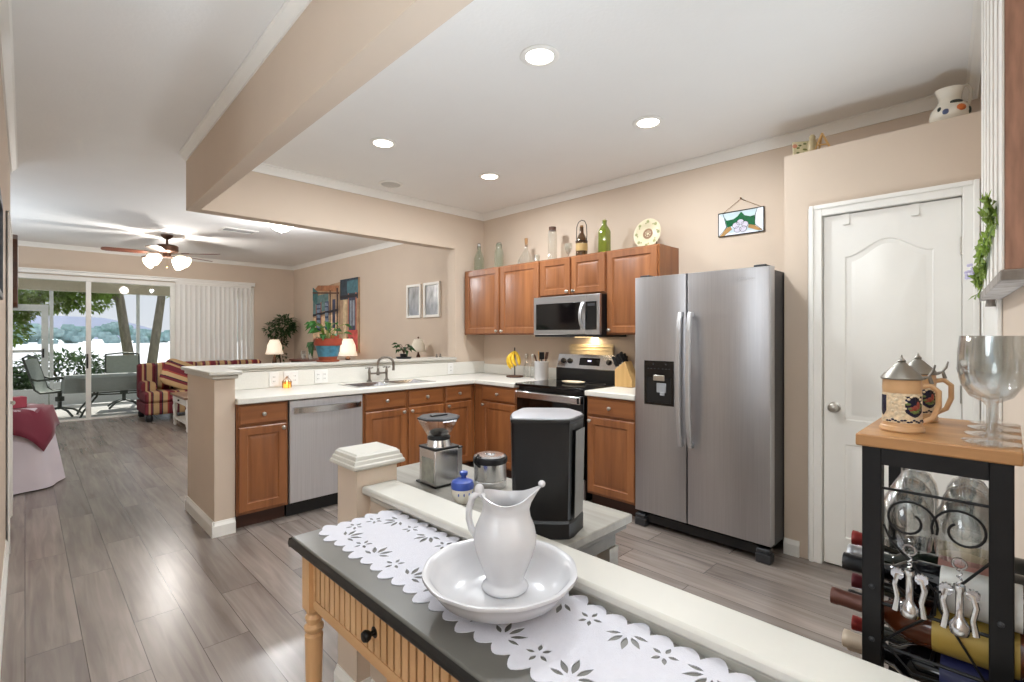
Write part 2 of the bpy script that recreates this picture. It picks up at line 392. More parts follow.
# baseboards
def base(name, pts, h=.095, t=.016):
    m = MB()
    for (x0,y0),(x1,y1),(nx,ny) in pts:
        pr = [(0,0),(t,0),(t,h*.72),(t*.45,h*.9),(t*.3,h),(0,h)]
        m.rings([[(x+nx*d, y+ny*d, z) for d, z in pr] for x, y in ((x0,y0),(x1,y1))])
    return S(name, m, M_trim)
base('baseboard_peninsula', [((.90,4.5),(.90,3.724),(-1,0)), ((.884,3.74),(1.025,3.74),(0,-1))], .10, .018)
base('baseboard_newel', [((.85,1.806),(.85,1.654),(-1,0)), ((.850,1.654),(.902,1.654),(0,-1))])
base('baseboard_half_wall', [((.902,1.638),(.902,-.05),(-1,0))])
base('baseboard_pantry', [((3.35,.985),(3.35,.90),(-1,0))])
base('baseboard_hall', [((XL,2.2),(XL,4.33),(1,0)), ((XL,5.25),(XL,5.766),(1,0)), ((XL,5.75),(XL-.14,5.75),(0,1))])
base('baseboard_far', [((-2.7,YF),(-.70,YF),(0,-1)), ((3.20,YF),(XR,YF),(0,-1))])
base('baseboard_right', [((XR,YH+.13),(XR,YF),(-1,0))])
# crown mouldings
def crown(name, runs, h=.068, d=.06):
    m = MB(); pr = [(0,CEIL-h),(d*.2,CEIL-h),(d*.3,CEIL-h*.72),(d*.62,CEIL-h*.42),(d*.8,CEIL-h*.2),(d,CEIL-h*.14),(d,CEIL-.001),(0,CEIL-.001)]
    for (x0,y0),(x1,y1),(nx,ny),(e0,e1) in runs:
        L = math.hypot(x1-x0,y1-y0); tx, ty = (x1-x0)/L, (y1-y0)/L
        m.rings([[(x0+nx*a+tx*a*e0, y0+ny*a+ty*a*e0, z) for a, z in pr], [(x1+nx*a+tx*a*e1, y1+ny*a+ty*a*e1, z) for a, z in pr]])
    return S(name, m, M_trim, smooth=30)
crown('trim_1', [((.706,-2.0),(.876,YH+.13),(-1,.0263),(0,1))], .062, .045)
crown('trim_2', [((.947,YH),(XW,YH),(0,-1),(0,-1)), ((XW,YH),(XW,RW(XW)),(-1,0),(1,0)), ((3.79,RW(3.79)),(.9,RW(.9)),(-.0715,.997),(1,0))])
crown('trim_3', [((XL,2.2),(XL,5.75),(1,0),(0,1))], .062, .045)
crown('trim_4', [((-2.7,YF),(XR,YF),(0,-1),(1,-1)), ((XR,YF),(XR,YH+.13),(-1,0),(1,-1))])
# door casings
def casing(name, plane, c, a0, a1, top, wdt, out, M=None):
    """flat stepped casing round an opening a0..a1; plane 'x' = on a wall facing along x"""
    m = MB()
    def B(u0,u1,z0,z1,d):
        lo, hi = sorted((c, c+d))
        m.box(lo,u0,z0,hi,u1,z1,M) if plane == 'x' else m.box(u0,lo,z0,u1,hi,z1,M)
    for k, (i, d) in enumerate(((0,1.0),(.018,.72))):
        pass
    for (u0,u1,z0,z1) in ((a0-wdt,a0,0,top+wdt),(a1,a1+wdt,0,top+wdt),(a0,a1,top,top+wdt)): B(u0,u1,z0,z1,out*.65)
    for (u0,u1,z0,z1) in ((a0-wdt,a0-wdt*.62,0,top+wdt),(a1+wdt*.62,a1+wdt,0,top+wdt),(a0-wdt*.62,a1+wdt*.62,top+wdt*.62,top+wdt)): B(u0,u1,z0,z1,out)
    return S(name, m, M_trim, bevel=.004)
casing('trim_5', 'x', 3.35, .168, .780, 2.052, .066, -.022)
m = MB(); m.box(3.352,.1,0,3.438,.168,2.11); m.box(3.352,.780,0,3.438,.855,2.11); m.box(3.352,.168,2.052,3.438,.780,2.11)
S('trim_6', m, M_trim)
casing('trim_7', 'x', XL, 4.40, 5.18, 2.05, .066, .02)

def door_leaf(m, x, y0, y1, z0, z1, sgn):
    """moulded two-panel door slab in a plane x=const, face towards sgn, upper panel arched"""
    m.box(x, y0, z0, x - sgn*.035, y1, z1)
# pantry door ---------------------------------------------------------------
door = thing('door_1', 'white moulded two-panel pantry door with an arched upper panel', 'door', (3.362,.474,0)); struct(door)
DW2 = .302
def arched(w0, z0, z1, rise, n=14):
    pts = [(-w0,z0),(w0,z0),(w0,z1)]
    for i in range(1, n):
        t = i/n; u = w0*(1-2*t); pts.append((u, z1 + rise*(.5-.5*math.cos(2*PI*t))))
    pts.append((-w0,z1)); return pts
m = MB()
def panel_rings(poly_fn, z0, z1, rise):
    out = []
    for ins, dx in ((0,-.001),(.008,.006),(.026,.006),(.040,-.0005)):
        out.append([(dx - .0005, u, z) for u, z in poly_fn(.195-ins, z0+ins, z1-ins, rise)])
    return out
# door face with two openings, then the sunk and raised panel rings inside them
P1 = arched(.195, .86, 1.80, .085); P2 = arched(.195, .18, .72, 0)
face = fill_shape([(-DW2,.012),(DW2,.012),(DW2,2.046),(-DW2,2.046)], [P1, P2], .002)
fm = Matrix(((0,0,1,0),(1,0,0,0),(0,1,0,0),(0,0,0,1)))
face.transform(fm)
m.bm.from_mesh(face); m.box(.004,-DW2,.012,.036,DW2,2.046)
m.rings(panel_rings(arched,.86,1.80,.085), False, True); m.rings(panel_rings(arched,.18,.72,0), False, True)
o = m.build('door_panel', M_trim, door, smooth=25)
k = MB(); k.lathe([(.001,0),(.030,0),(.031,.006),(.012,.010),(.011,.030),(.022,.036),(.027,.046),(.025,.056),(.014,.063),(.001,.064)], 20, Matrix.Translation((-.002,.245,.93)) @ Matrix.Rotation(R(-90),4,'Y'))
k.build('door_knob', M_nickel, door, smooth=40)
for y in (.19,-.12):
    h = MB(); h.box(-.006,y-.016,1.985,-.0025,y+.016,2.048); h.box(-.010,y-.016,1.985,-.0025,y+.016,1.995)
    h.build('over_door_hook', M_trim, door)
for z in (.25,1.05,1.80):
    h = MB(); h.box(-.005,-.308,z-.045,-.001,-.296,z+.045); h.cyl((-.009,-.303,z-.045),(-.009,-.303,z+.045),.006); h.build('hinge', M_nickel, door)
# hall door -----------------------------------------------------------------
door = thing('door_2', 'white hall door with a lever handle', 'door', (XL-.02,4.79,0)); struct(door)
m = MB(); m.box(-.036,-.385,.012,0,.385,2.045)
for z0, z1 in ((.2,.85),(1.0,1.9)): m.rings([[(dx,u*(.25-i),z) for u, z in ((-1,z0+i),(1,z0+i),(1,z1-i),(-1,z1-i))] for i, dx in ((0,.0),(.012,.005),(.03,.005),(.05,.001))], False, True)
m.build('door_panel', M_trim, door)
k = MB(); k.lathe([(.001,0),(.03,0),(.03,.008),(.012,.012),(.011,.05)], 16, Matrix.Translation((0,.31,.86)) @ Matrix.Rotation(R(90),4,'Y'))
k.tube([(.045,.31,.86),(.048,.25,.86),(.045,.19,.858)], [.011,.009,.008], 8); k.build('lever_handle', M_nickel, door, smooth=40)
# white door on the side wall, seen edge-on beyond the shelf
ANG = math.atan(.0717)
door = thing('door_3', 'white flush door on the side wall next to the pantry, seen edge-on', 'door', (2.86,RW(2.86),0), ANG); struct(door)
m = MB(); m.box(-.46,.0005,0,-.38,.016,2.11); m.box(.38,.0005,0,.46,.016,2.11); m.box(-.38,.0005,2.04,.38,.016,2.11); m.build('door_casing', M_trim, door, bevel=.004)
m = MB(); m.box(-.38,.0005,.01,.38,.008,2.04); m.build('door_panel', M_trim, door)

# sliding glass door, valance, blinds ------------------------------------------
sl = thing('window_1', 'sliding glass patio door in a white frame', 'sliding door', (1.25,YF,0)); struct(sl)
m = MB()
for x0,x1 in ((-1.90,-1.85),(-.562,-.498),(.555,.64),(1.86,1.905)): m.box(x0,.005,.03,x1,.06,2.235)
m.box(-1.9,.0,2.20,1.905,.10,2.268); m.box(-1.9,.0,0,1.905,.10,.03)
m.build('window_frame', M_trim, sl, bevel=.004)
for x0,x1 in ((-1.85,-.562),(-.498,.555),(.64,1.86)):
    p = MB(); p.box(x0-.004,.028,.03,x1+.004,.034,2.205); p.build('glass_pane', M_pane, sl)
m = MB(); m.box(-.56,-.022,.82,-.535,.004,1.05); m.build('pull_handle', M_black, sl, bevel=.004)
v = MB(); v.prism([(YF-.11,2.28),(YF-.001,2.28),(YF-.001,2.345),(YF-.125,2.345),(YF-.125,2.33),(YF-.11,2.32)],'x',-.62,3.14)
v = tag(v.build('blind_valance', M_trim), 'long white valance over the sliding glass door', 'valance')
bl = thing('vertical_blinds', 'white vertical blinds drawn half across the patio door', 'blinds', (2.55,YF-.06,0))
m = MB(); m.box(-.68,-.02,2.24,.53,.02,2.279); m.build('headrail', M_trim, bl)
M_slat = mat('white_blind_vinyl', (240,239,236), .6, var=.01)
_b = M_slat.node_tree.nodes['Principled BSDF']; _b.inputs['Transmission Weight'].default_value = 0
for i in range(16):
    x = -.655 + i*.0765; m = MB(); a = R(24 + random.uniform(-6,6))
    pts = [(t*.044, .006*(1-(t)**2)) for t in (-1,-.5,0,.5,1)]
    ca, sa = math.cos(a), math.sin(a)
    f = [(x+u*ca-v*sa, u*sa+v*ca) for u, v in pts]; bk = [(x+u*ca-(v+.0015)*sa, u*sa+(v+.0015)*ca) for u, v in reversed(pts)]
    m.prism(f+bk,'z',.03,2.242); m.build('slat', M_slat, bl, smooth=30)

# ================================================================ FITTED KITCHEN
def rect_rings(x0,x1,z0,z1,prof):
    return [[(x0+i,y,z0+i),(x1-i,y,z0+i),(x1-i,y,z1-i),(x0+i,y,z1-i)] for i, y in prof]
KNOB = [(.001,-.027),(.009,-.0268),(.0145,-.022),(.015,-.018),(.011,-.013),(.006,-.010),(.006,-.002),(.010,0),(.001,.0005)]
def knob(par, x, z, y=-.02):
    m = MB(); m.lathe([(r, -d) for r, d in KNOB][::-1], 14, Matrix.Translation((x,y,z)) @ Matrix.Rotation(R(90),4,'X'))
    return m.build('knob', M_nickel, par, smooth=50)
def cab_door(par, x0,x1,z0,z1, kx, kz, name='door'):
    m = MB(); fr = min(.055, (x1-x0)*.2)
    m.rings(rect_rings(x0,x1,z0,z1,[(0,-.001),(0,-.015),(.005,-.020),(fr,-.020),(fr+.004,-.013),(fr+.014,-.0115),(fr+.034,-.0175)]))
    d = m.build(name, M_cab, par, smooth=20); knob(d, kx, kz); return d
def cab_drawer(par, x0,x1,z0,z1, kn=True):
    m = MB(); m.rings(rect_rings(x0,x1,z0,z1,[(0,-.001),(0,-.012),(.006,-.015),(.012,-.020)]))
    d = m.build('drawer', M_cabh, par, smooth=20)
    if kn: knob(d, (x0+x1)/2, (z0+z1)/2)
    return d
def base_cab(loc, rz, w, label, doors, depth=.565, group='base cabinets', xr=None):
    """doors: list of (x0,x1,knob side); each column has a drawer above a door"""
    t = thing('base_cabinet', label, 'cabinet', loc, rz, group)
    m = MB(); m.box(0,0,.105,w,depth,.872); m.build('body', M_cab, t)
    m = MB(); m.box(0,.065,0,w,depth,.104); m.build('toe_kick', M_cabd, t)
    for x0,x1,ks in doors:
        cab_drawer(t, x0,x1,.725,.862)
        cab_door(t, x0,x1,.125,.710, x1-.028 if ks > 0 else x0+.028, .682)
    return t
YP = 3.73
base_cab((1.028,YP,0), 0, .344, 'wooden base cabinet at the end of the peninsula, on the hall side of the dishwasher', [(.012,.332,1)])
base_cab((1.966,YP,0), 0, .822, 'wide two-door wooden cabinet under the sink', [(.018,.405,1),(.432,.81,-1)])
base_cab((2.79,YP,0), 0, .375, 'narrow wooden base cabinet in the inner corner by the sink cabinet', [(.012,.325,-1)])
base_cab((3.166,3.725,0), -PI/2, .592, 'wooden base cabinet between the kitchen corner and the stove', [(.125,.58,-1)])
base_cab((3.166,2.352,0), -PI/2, .445, 'wooden base cabinet squeezed between stove and refrigerator', [(.012,.433,-1)])

# countertops, with a hole for the sink
ct = thing('countertop', 'L-shaped speckled white countertop with the sink set in it', 'countertop', (0,0,0))
m = MB(); xs = [1.026,1.95,2.72,3.125,3.788]; ys = [3.141,3.685,3.78,4.11,4.298]
m.slab(xs, ys, lambda i,j: (j >= 1 or i >= 3) and not (i == 1 and j == 2), .8745, .915)
m.build('worktop', M_count, ct, bevel=.006)
m = MB(); m.box(1.027,4.281,.916,3.786,4.2985,1.051); m.build('backsplash', M_count, ct, bevel=.003)
m = MB(); m.box(3.772,3.15,.916,3.7885,4.279,1.02); m.build('backsplash', M_count, ct, bevel=.003)
ct = thing('countertop', 'short speckled white countertop between stove and refrigerator', 'countertop', (0,0,0))
m = MB(); m.box(3.125,1.905,.8745,3.788,2.352,.915); m.build('worktop', M_count, ct, bevel=.006)
m = MB(); m.box(3.772,1.905,.916,3.7885,2.352,1.02); m.build('backsplash', M_count, ct, bevel=.003)

# sink
sk = thing('sink', 'double-bowl stainless steel sink set in the counter', 'sink', (2.335,3.945,.915))
m = MB()
m.slab([-.395,-.36,-.015,.015,.36,.395],[-.175,-.142,.142,.175], lambda i,j: not (j == 1 and i in (1,3)), -.001, .004)
m.build('rim', M_bright, sk, bevel=.002)
for x0,x1 in ((-.36,-.015),(.015,.36)):
    b = MB(); b.rings([[(x0+i,-.142+i,z),(x1-i,-.142+i,z),(x1-i,.142-i,z),(x0+i,.142-i,z)] for i,z in ((0,.003),(.006,-.03),(.012,-.16),(.03,-.175))], False, True)
    b.rings([[(x0-.002+i,-.144+i,z),(x1+.002-i,-.144+i,z),(x1+.002-i,.144-i,z),(x0-.002+i,.144-i,z)] for i,z in ((0,.003),(.006,-.03),(.012,-.165),(.03,-.182))], False, True)
    b = b.build('basin', M_bright, sk, fixn=False)
    d = MB(); d.lathe([(.001,.004),(.03,.004),(.036,.001),(.036,-.001),(.001,-.001)],18, Matrix.Translation(((x0+x1)/2,.03,-.172))); d.build('drain', M_nickel, b)
# faucet
fc = thing('faucet', 'bridge faucet with two cross handles behind the sink', 'faucet', (2.37,4.195,.916))
m = MB()
m.tube([(-.09,0,.075),(.09,0,.075)], .009, 10); m.lathe([(.012,.055),(.016,.065),(.016,.085),(.012,.095)],14)
M_faucet = mat('dark_pewter_faucet',(138,132,124),.35,1,var=.06)
m.build('bridge', M_faucet, fc, smooth=40)
m = MB(); m.lathe([(.012,.09),(.011,.12),(.014,.125),(.010,.13),(.009,.18)],14)
pts = [(0,0,.17)] + [(.058-.058*math.cos(R(a)), -.05+.05*math.cos(R(a)) if False else -.04*(1-math.cos(R(a))), .17+.055*math.sin(R(a))) for a in range(0,181,20)] + [(.117,-.08,.13),(.117,-.08,.11)]
m.tube(pts, .0115, 10); m.lathe([(.012,0),(.013,.012),(.012,.02)],12, Matrix.Translation((.117,-.08,.098))); m.build('spout', M_faucet, fc, smooth=40)
for s in (-1,1):
    m = MB(); m.lathe([(.026,.0),(.026,.005),(.015,.012),(.011,.03),(.012,.08),(.015,.085),(.012,.10),(.009,.12)],16, Matrix.Translation((s*.09,0,0)))
    u = m.build('upright', M_faucet, fc, smooth=40)
    m = MB(); m.tube([(s*.09-.035,0,.128),(s*.09+.035,0,.128)], [.004,.004], 8); m.tube([(s*.09,-.035,.128),(s*.09,.035,.128)],[.004,.004],8)
    m.sphere((s*.09,0,.128),.009)
    for dx,dy in ((.035,0),(-.035,0),(0,.035),(0,-.035)): m.sphere((s*.09+dx,dy,.128),.0065,8,6)
    m.build('cross_handle', M_faucet, u, smooth=40)
# outlets
def outlet(x, y, z, wide, label, rz=0):
    t = thing('outlet', label, 'outlet', (x,y,z), rz, 'white wall outlets')
    wv = .118 if wide else .074
    m = MB(); m.box(-wv/2,-.006,-.058,wv/2,0,.058); m.build('cover_plate', M_plate, t, bevel=.003)
    for cx in ((-.029,.029) if wide else (0,)):
        s = MB(); s.box(cx-.017,-.0085,-.034,cx+.017,-.005,.034)
        s = s.build('socket', M_plate, t, bevel=.002)
        h = MB()
        for zz in (-.018,.018):
            for dx in (-.006,.006): h.box(cx+dx-.0012,-.0095,zz-.005,cx+dx+.0012,-.008,zz+.005)
        h.build('slot', M_dark, s)
for x, wide, l in ((1.462,False,'single white outlet on the backsplash, half behind the small candle lantern'),(1.60,True,'double white outlet on the backsplash, next along from the candle lantern'),(1.86,True,'double white outlet on the backsplash above the dishwasher, midway between candle and faucet')):
    outlet(x, 4.28, .985, wide, l)
outlet(3.29, 4.28, .985, False, 'single white outlet on the backsplash by the corner column')

# dishwasher
dw = thing('dishwasher', 'stainless steel dishwasher with a wide bar handle', 'dishwasher', (1.376,3.712,0))
m = MB(); m.box(0,.02,.11,.586,.58,.87); m.build('body', M_dark, dw)
m = MB(); m.rings(rect_rings(.004,.582,.112,.866,[(0,.02),(0,.004),(.004,0)])); m.build('door_panel', mat('satin_steel_sheet',(226,226,230),.42,1,var=.05,scale=2,stretch=(60,60,1)), dw, smooth=20)
m = MB(); m.box(.004,.07,0,.582,.58,.108); m.build('toe_kick', M_black, dw)
h = MB(); N = 18; prof = []
for i in range(N+1):
    t = i/N; x = .028 + .53*t; y = -.014 - .034*math.sin(PI*t)**.6
    prof.append([(x,y-.011,.772),(x,y-.011,.812),(x,y+.001,.818),(x,y+.006,.812),(x,y+.006,.772),(x,y+.001,.766)])
h.rings(prof); h.box(.026,-.022,.772,.05,.001,.812); h.box(.536,-.022,.772,.56,.001,.812); h.build('handle', M_bright, dw, smooth=40)
text_mesh('brand_mark', 'Whirlpool', .013, M_dark, dw, Matrix.Translation((.43,-.0006,.21)) @ Matrix.Rotation(R(90),4,'X'))

# stove (range)
st = thing('stove', 'freestanding stainless steel electric stove with a black glass top', 'stove', (3.156,3.132,0), -PI/2); st.scale = (1,.92,1)
W = .76
m = MB(); m.box(.003,.03,.03,W-.003,.68,.898); m.build('body', M_black, st)
m = MB(); m.box(-.001,-.022,.897,W+.001,.585,.921); ck = m.build('cooktop', M_blackg, st, bevel=.005)
for cx,cy,r in ((.2,.16,.105),(.56,.16,.085),(.2,.43,.08),(.56,.43,.105)):
    b = MB(); b.lathe([(r-.003,.9212),(r,.9216),(r+.002,.9212)],40, Matrix.Translation((cx,cy,0)), cap0=False, cap1=False); b.build('burner_ring', M_dark, ck)
m = MB(); m.box(.004,-.004,.20,W-.004,.03,.862); od = m.build('oven_door', M_blackg, st, bevel=.006)
m = MB(); m.box(.02,-.046,.795,W-.02,-.022,.856); m.box(.03,-.03,.80,.07,0,.85); m.box(W-.07,-.03,.80,W-.03,0,.85); m.build('handle', M_bright, od, bevel=.008)
m = MB(); m.box(W-.045,-.049,.802,W-.022,-.0455,.850); m.build('handle_end_cap', M_black, od, bevel=.002)
m = MB(); m.box(.004,-.004,.035,W-.004,.03,.19); m.build('storage_drawer', M_steel, st, bevel=.006)
m = MB(); m.prism([(.60,.905),(.68,.905),(.68,1.165),(.655,1.165),(.612,1.04),(.60,1.03)],'x',.0,W)
bg = m.build('backguard', M_black, st)
m = MB(); m.prism([(.6035,1.035),(.6085,1.033),(.650,1.158),(.648,1.168),(.644,1.166)],'x',.004,W-.004); cp = m.build('control_panel', M_bright, st)
tilt = math.atan2(.044,.128)
PM = Matrix.Translation((0,.6255,1.1)) @ Matrix.Rotation(-tilt,4,'X')
m = MB(); m.box(.27,-.004,-.036,.50,.001,.036,PM); m.build('display', M_blackg, cp)
for x in (.075,.155,.60,.68):
    m = MB(); m.lathe([(.001,-.0),(.026,0),(.024,.018),(.018,.024),(.001,.025)],18, PM @ Matrix.Translation((x,0,0)) @ Matrix.Rotation(R(90),4,'X'))
    m.build('knob', M_black, cp, smooth=40)
m = MB(); m.box(.365,-.006,.0,.405,-.003,.014,PM); m.build('clock_digits', lampmat('blue_clock_light',(90,120,255),.8), cp)

# microwave
mw = thing('microwave', 'stainless steel over-the-range microwave with a curved handle', 'microwave', (3.395,3.130,1.333), -PI/2)
m = MB(); m.box(0,.012,.0,.745,.388,.362); m.build('body', M_black, mw)
m = MB(); m.rings(rect_rings(.0,.60,.02,.362,[(0,.012),(0,-.012),(.006,-.018),(.0,-.018)][:3]))
d = m.build('door', M_steel, mw, smooth=20)
m = MB(); m.box(.035,-.0215,.062,.545,-.017,.300); m.build('window', M_blackg, d, bevel=.004)
m = MB(); m.box(.602,-.018,.02,.745,.012,.362); cpn = m.build('control_panel', M_steel, mw, bevel=.003)
m = MB(); m.box(.602,-.0215,.062,.715,-.017,.300); m.build('keypad', M_blackg, cpn)
m = MB(); m.box(.625,-.0225,.262,.70,-.0212,.285); m.build('display', M_dark, cpn)
pts = [(.575,-.02,.075)] + [(.575,-.02-.042*math.sin(PI*t/10)**.7,.075+.215*t/10) for t in range(1,10)] + [(.575,-.02,.29)]
m = MB(); m.tube(pts, [.017]*11, 10, flat=.7); m.build('handle', M_satin, mw, smooth=50)
m = MB(); m.box(0.004,.0,-.0,.741,.012,.019); m.build('vent_strip', M_dark, mw)
m = MB(); m.box(.30,.22,-.004,.45,.29,.0); m.build('hood_lamp', lampmat('warm_hood_lamp',(255,214,150),3), mw)
hl = bpy.data.lights.new('hood_light','AREA'); hl.shape = 'RECTANGLE'; hl.size = .3; hl.size_y = .07; hl.energy = HOOD_W; hl.color = (1,.78,.5)
ho = bpy.data.objects.new('hood_light', hl); COL.objects.link(ho); ho.location = (3.395+.27,3.13-.40,1.327); ho.parent = None

# upper cabinets
def upper(y1, w, z0, z1, label, doors, kz='low'):
    t = thing('wall_cabinet', label, 'cabinet', (3.478,y1,z0), -PI/2, 'wall cabinets')
    h = z1-z0
    m = MB(); m.box(0,0,0,w,.31,h); m.build('body', M_cab, t)
    for x0,x1,ks in doors: cab_door(t, x0,x1,.012,h-.010, x1-.026 if ks > 0 else x0+.026, .040)
    return t
ZU = 2.055
upper(4.262,.578,1.352,ZU,'tall wooden wall cabinet in the corner by the pass-through',[(.028,.566,1)])
upper(3.682,.55,1.352,ZU,'tall wooden wall cabinet just before the microwave',[(.012,.538,-1)])
upper(3.130,.745,1.702,ZU,'short two-door wooden wall cabinet above the microwave',[(.010,.362,1),(.383,.735,-1)])
upper(2.383,.485,1.352,ZU,'tall wooden wall cabinet between microwave and refrigerator',[(.012,.473,-1)])

# refrigerator
fr = thing('refrigerator', 'side-by-side stainless steel refrigerator with a black water dispenser', 'refrigerator', (3.10,1.887,0), -PI/2)
m = MB(); m.box(.006,.078,.085,.896,.675,1.742); m.build('body', M_dark, fr, bevel=.004)
def fdoor(x0,x1,nm):
    m = MB(); n = 8; f = []
    m.rings([[(x0+i,y,.105+j),(x1-i,y,.105+j),(x1-i,y,1.758-j),(x0+i,y,1.758-j)] for i,j,y in ((.0,.0,.072),(0,0,.012),(.003,.002,.004),(.010,.004,0))])
    return m.build(nm, M_steelv, fr, smooth=30)
fz = fdoor(0,.386,'freezer_door'); ff = fdoor(.392,.902,'fresh_food_door')
def fhandle(par, x):
    m = MB(); rr = []
    for i in range(21):
        t = i/20; z = .615+.885*t; y = -.022-.036*math.sin(PI*t)**.5
        rr.append([(x-.015,y-.006,z),(x-.010,y-.012,z),(x+.010,y-.012,z),(x+.015,y-.006,z),(x+.015,y+.008,z),(x-.015,y+.008,z)])
    m.rings(rr); m.box(x-.014,-.03,.615,x+.014,.001,.645); m.box(x-.014,-.03,1.47,x+.014,.001,1.50)
    return m.build('handle', M_satin, par, smooth=50, bevel=0)
fhandle(fz, .357); fhandle(ff, .424)
m = MB(); xs = [.080,.098,.282,.300]; zs = [.868,.885,1.06,1.172]
m.slab(xs, zs, lambda i,j: not (i == 1 and j == 1), 0, .006)
for v in m.bm.verts: v.co = Vector((v.co.x, -v.co.z, v.co.y))
dp = m.build('water_dispenser', M_blackg, fz)
m = MB(); m.rings([[(x0,y,.885),(x1,y,.885),(x1,y,1.06),(x0,y,1.06)] for x0,x1,y in ((.098,.282,-.006),(.104,.276,-.0012))], False, True); m.build('recess', M_black, dp)
m = MB(); m.box(.150,-.012,1.035,.235,-.004,1.075); m.build('spout', M_nickel, dp, bevel=.004)
m = MB(); m.box(.175,-.009,.955,.245,-.002,1.02); m.box(.20,-.011,.935,.235,-.004,.96); m.build('paddle', mat('grey_paddle_plastic',(150,152,156),.4), dp, bevel=.003)
m = MB()
for x in (.11,.135,.16,.19,.22,.245,.27): m.box(x-.006,-.0068,1.115,x+.006,-.0058,1.121)
for x in (.15,.245): m.lathe([(.001,0),(.006,0),(.006,.001),(.001,.001)],12,Matrix.Translation((x,-.006,1.15)) @ Matrix.Rotation(R(90),4,'X'))
m.build('button', M_dark, dp)
m = MB(); m.box(.02,.035,.03,.882,.078,.085); m.build('toe_grille', M_black, fr)
for x0,x1 in ((.0,.085),(.817,.902)):
    m = MB(); m.box(x0,-.002,.0,x1,.07,.055); m.box(x0+.006,-.004,.06,x1-.006,.06,.085); m.build('foot_cover', M_dark, fr, bevel=.006)
for x in (.03,.80):
    m = MB(); m.box(x,.02,1.758,x+.07,.16,1.772); m.box(x,.085,1.74,x+.07,.16,1.76); m.build('hinge_cover', M_dark, fr, bevel=.004)
text_mesh('brand_mark', 'Whirlpool', .022, M_satin, fr, Matrix.Translation((.765,-.0008,1.69)) @ Matrix.Rotation(R(90),4,'X'))
m = MB(); m.tube([(.765+.055*math.cos(R(a)),-.001,1.692+.014*math.sin(R(a))) for a in range(20,350,15)],.0007,6); m.build('brand_swoosh', M_satin, fr)

# ================================================================ ON THE COUNTERS
M_banana = mat('banana_skin', (232,190,48), .5, var=.12, scale=14)
M_walnut = wood('dark_walnut', (62,36,22), (96,58,36), 'x', .45)
M_lightwood = wood('pale_rubberwood', (196,152,92), (226,188,128), 'z', .45)
M_flame = lampmat('candle_glow', (255,176,80), 4)
t = thing('candle_lantern', 'small glowing glass candle lantern on the peninsula counter', 'candle', (1.535,4.19,.9155))
m = MB(); m.lathe([(.001,0),(.028,0),(.034,.006),(.036,.035),(.030,.048),(.001,.048)][:-1],16, cap1=False); m.build('glass_cup', glass('amber_glass',(255,214,140),.9,.05,.5,.05), t, smooth=40)
m = MB(); m.lathe([(.001,.002),(.026,.002),(.026,.028),(.001,.030)],14); m.build('candle', lampmat('glowing_wax',(255,190,110),1.2), t, smooth=40)
m = MB(); m.lathe([(.001,.03),(.006,.036),(.007,.044),(.001,.060)],10); m.build('flame', M_flame, t, smooth=60)
m = MB()
for a in range(0,360,90): m.tube([(.036*math.cos(R(a)),.036*math.sin(R(a)),0),(.037*math.cos(R(a)),.037*math.sin(R(a)),.05),(.001,.001,.095)],.0022,6)
m.tube([(.037*math.cos(R(a)),.037*math.sin(R(a)),.05) for a in range(0,360,20)],.002,6,closed=True); m.build('wire_frame', M_gold, t)

t = thing('banana_stand', 'dark wooden banana stand in the counter corner', 'stand', (3.60,3.60,.9155))
m = MB(); m.lathe([(.001,0),(.085,0),(.09,.006),(.088,.014),(.001,.016)],24); m.build('base', M_walnut, t, smooth=35)
m = MB(); m.tube([(.05,.05,.01),(.05,.05,.26),(.045,.045,.285),(.02,.02,.30),(-.0,.0,.295),(-.01,-.01,.275)],.006,8); m.build('hook', M_iron, t, smooth=50)
lf = Vector((-.711,.703,0)); fw = Vector((-.703,-.711,0))
for k in range(4):
    m = MB(); pts = []; rad = []; s = (-.2,.35,.75,1.0)[k]; dz = (.0,-.012,-.03,-.055)[k]; dl = (.030,.012,-.010,-.035)[k]
    for i in range(13):
        u = i/12; bul = .052*math.sin(PI*u**.85)
        q = Vector((-.008,-.010,.268)) + lf*(dl*u*1.3 + bul*(1 if k < 2 else .55 if k == 2 else -.25)) + fw*(.012+.05*s*math.sin(PI*u*.8)*.6+.012*k*u) + Vector((0,0,-.185*u*(1-.12*k)+dz*u*.4))
        pts.append(q); rad.append(.0045 if i == 0 else .005 if i == 12 else .006+.0135*math.sin(PI*u)**.55)
    m.tube(pts, rad, 8); b = m.build('banana', M_banana, None, smooth=60)
    b.location = (3.60,3.60,.9155)
    tag(b, ['yellow banana of the hanging bunch, nearest the corner column','yellow banana second from the corner column in the hanging bunch','yellow banana third from the corner column in the hanging bunch','yellow banana of the hanging bunch, on the side towards the stove'][k], 'banana', 'bunch of bananas on the stand')
for k,(x,y,l) in enumerate(((3.70,3.53,'clear glass oil cruet with a grey stopper beside the bananas'),(3.69,3.43,'clear glass oil cruet with a grey stopper, closer to the utensil crock'))):
    t = thing('oil_cruet', l, 'bottle', (x,y,.9155), 0, 'oil cruets')
    m = MB(); m.lathe([(.001,0),(.028,0),(.030,.01),(.027,.12),(.010,.165),(.009,.20),(.011,.203)],16,cap1=False); m.build('bottle', M_clear, t, smooth=40)
    m = MB(); m.lathe([(.001,.19),(.008,.19),(.008,.205),(.015,.212),(.017,.228),(.010,.242),(.001,.244)],14); m.build('stopper', M_nickel, t, smooth=50)
t = thing('utensil_crock', 'white ceramic utensil crock beside the stove', 'crock', (3.58,3.212,.9155)); t.scale = (1.14,1.14,1.08)
m = MB(); m.lathe([(.001,0),(.056,0),(.06,.006),(.06,.155),(.063,.16),(.062,.168),(.054,.168),(.053,.02),(.001,.018)],26); m.build('crock', M_white, t, smooth=35)
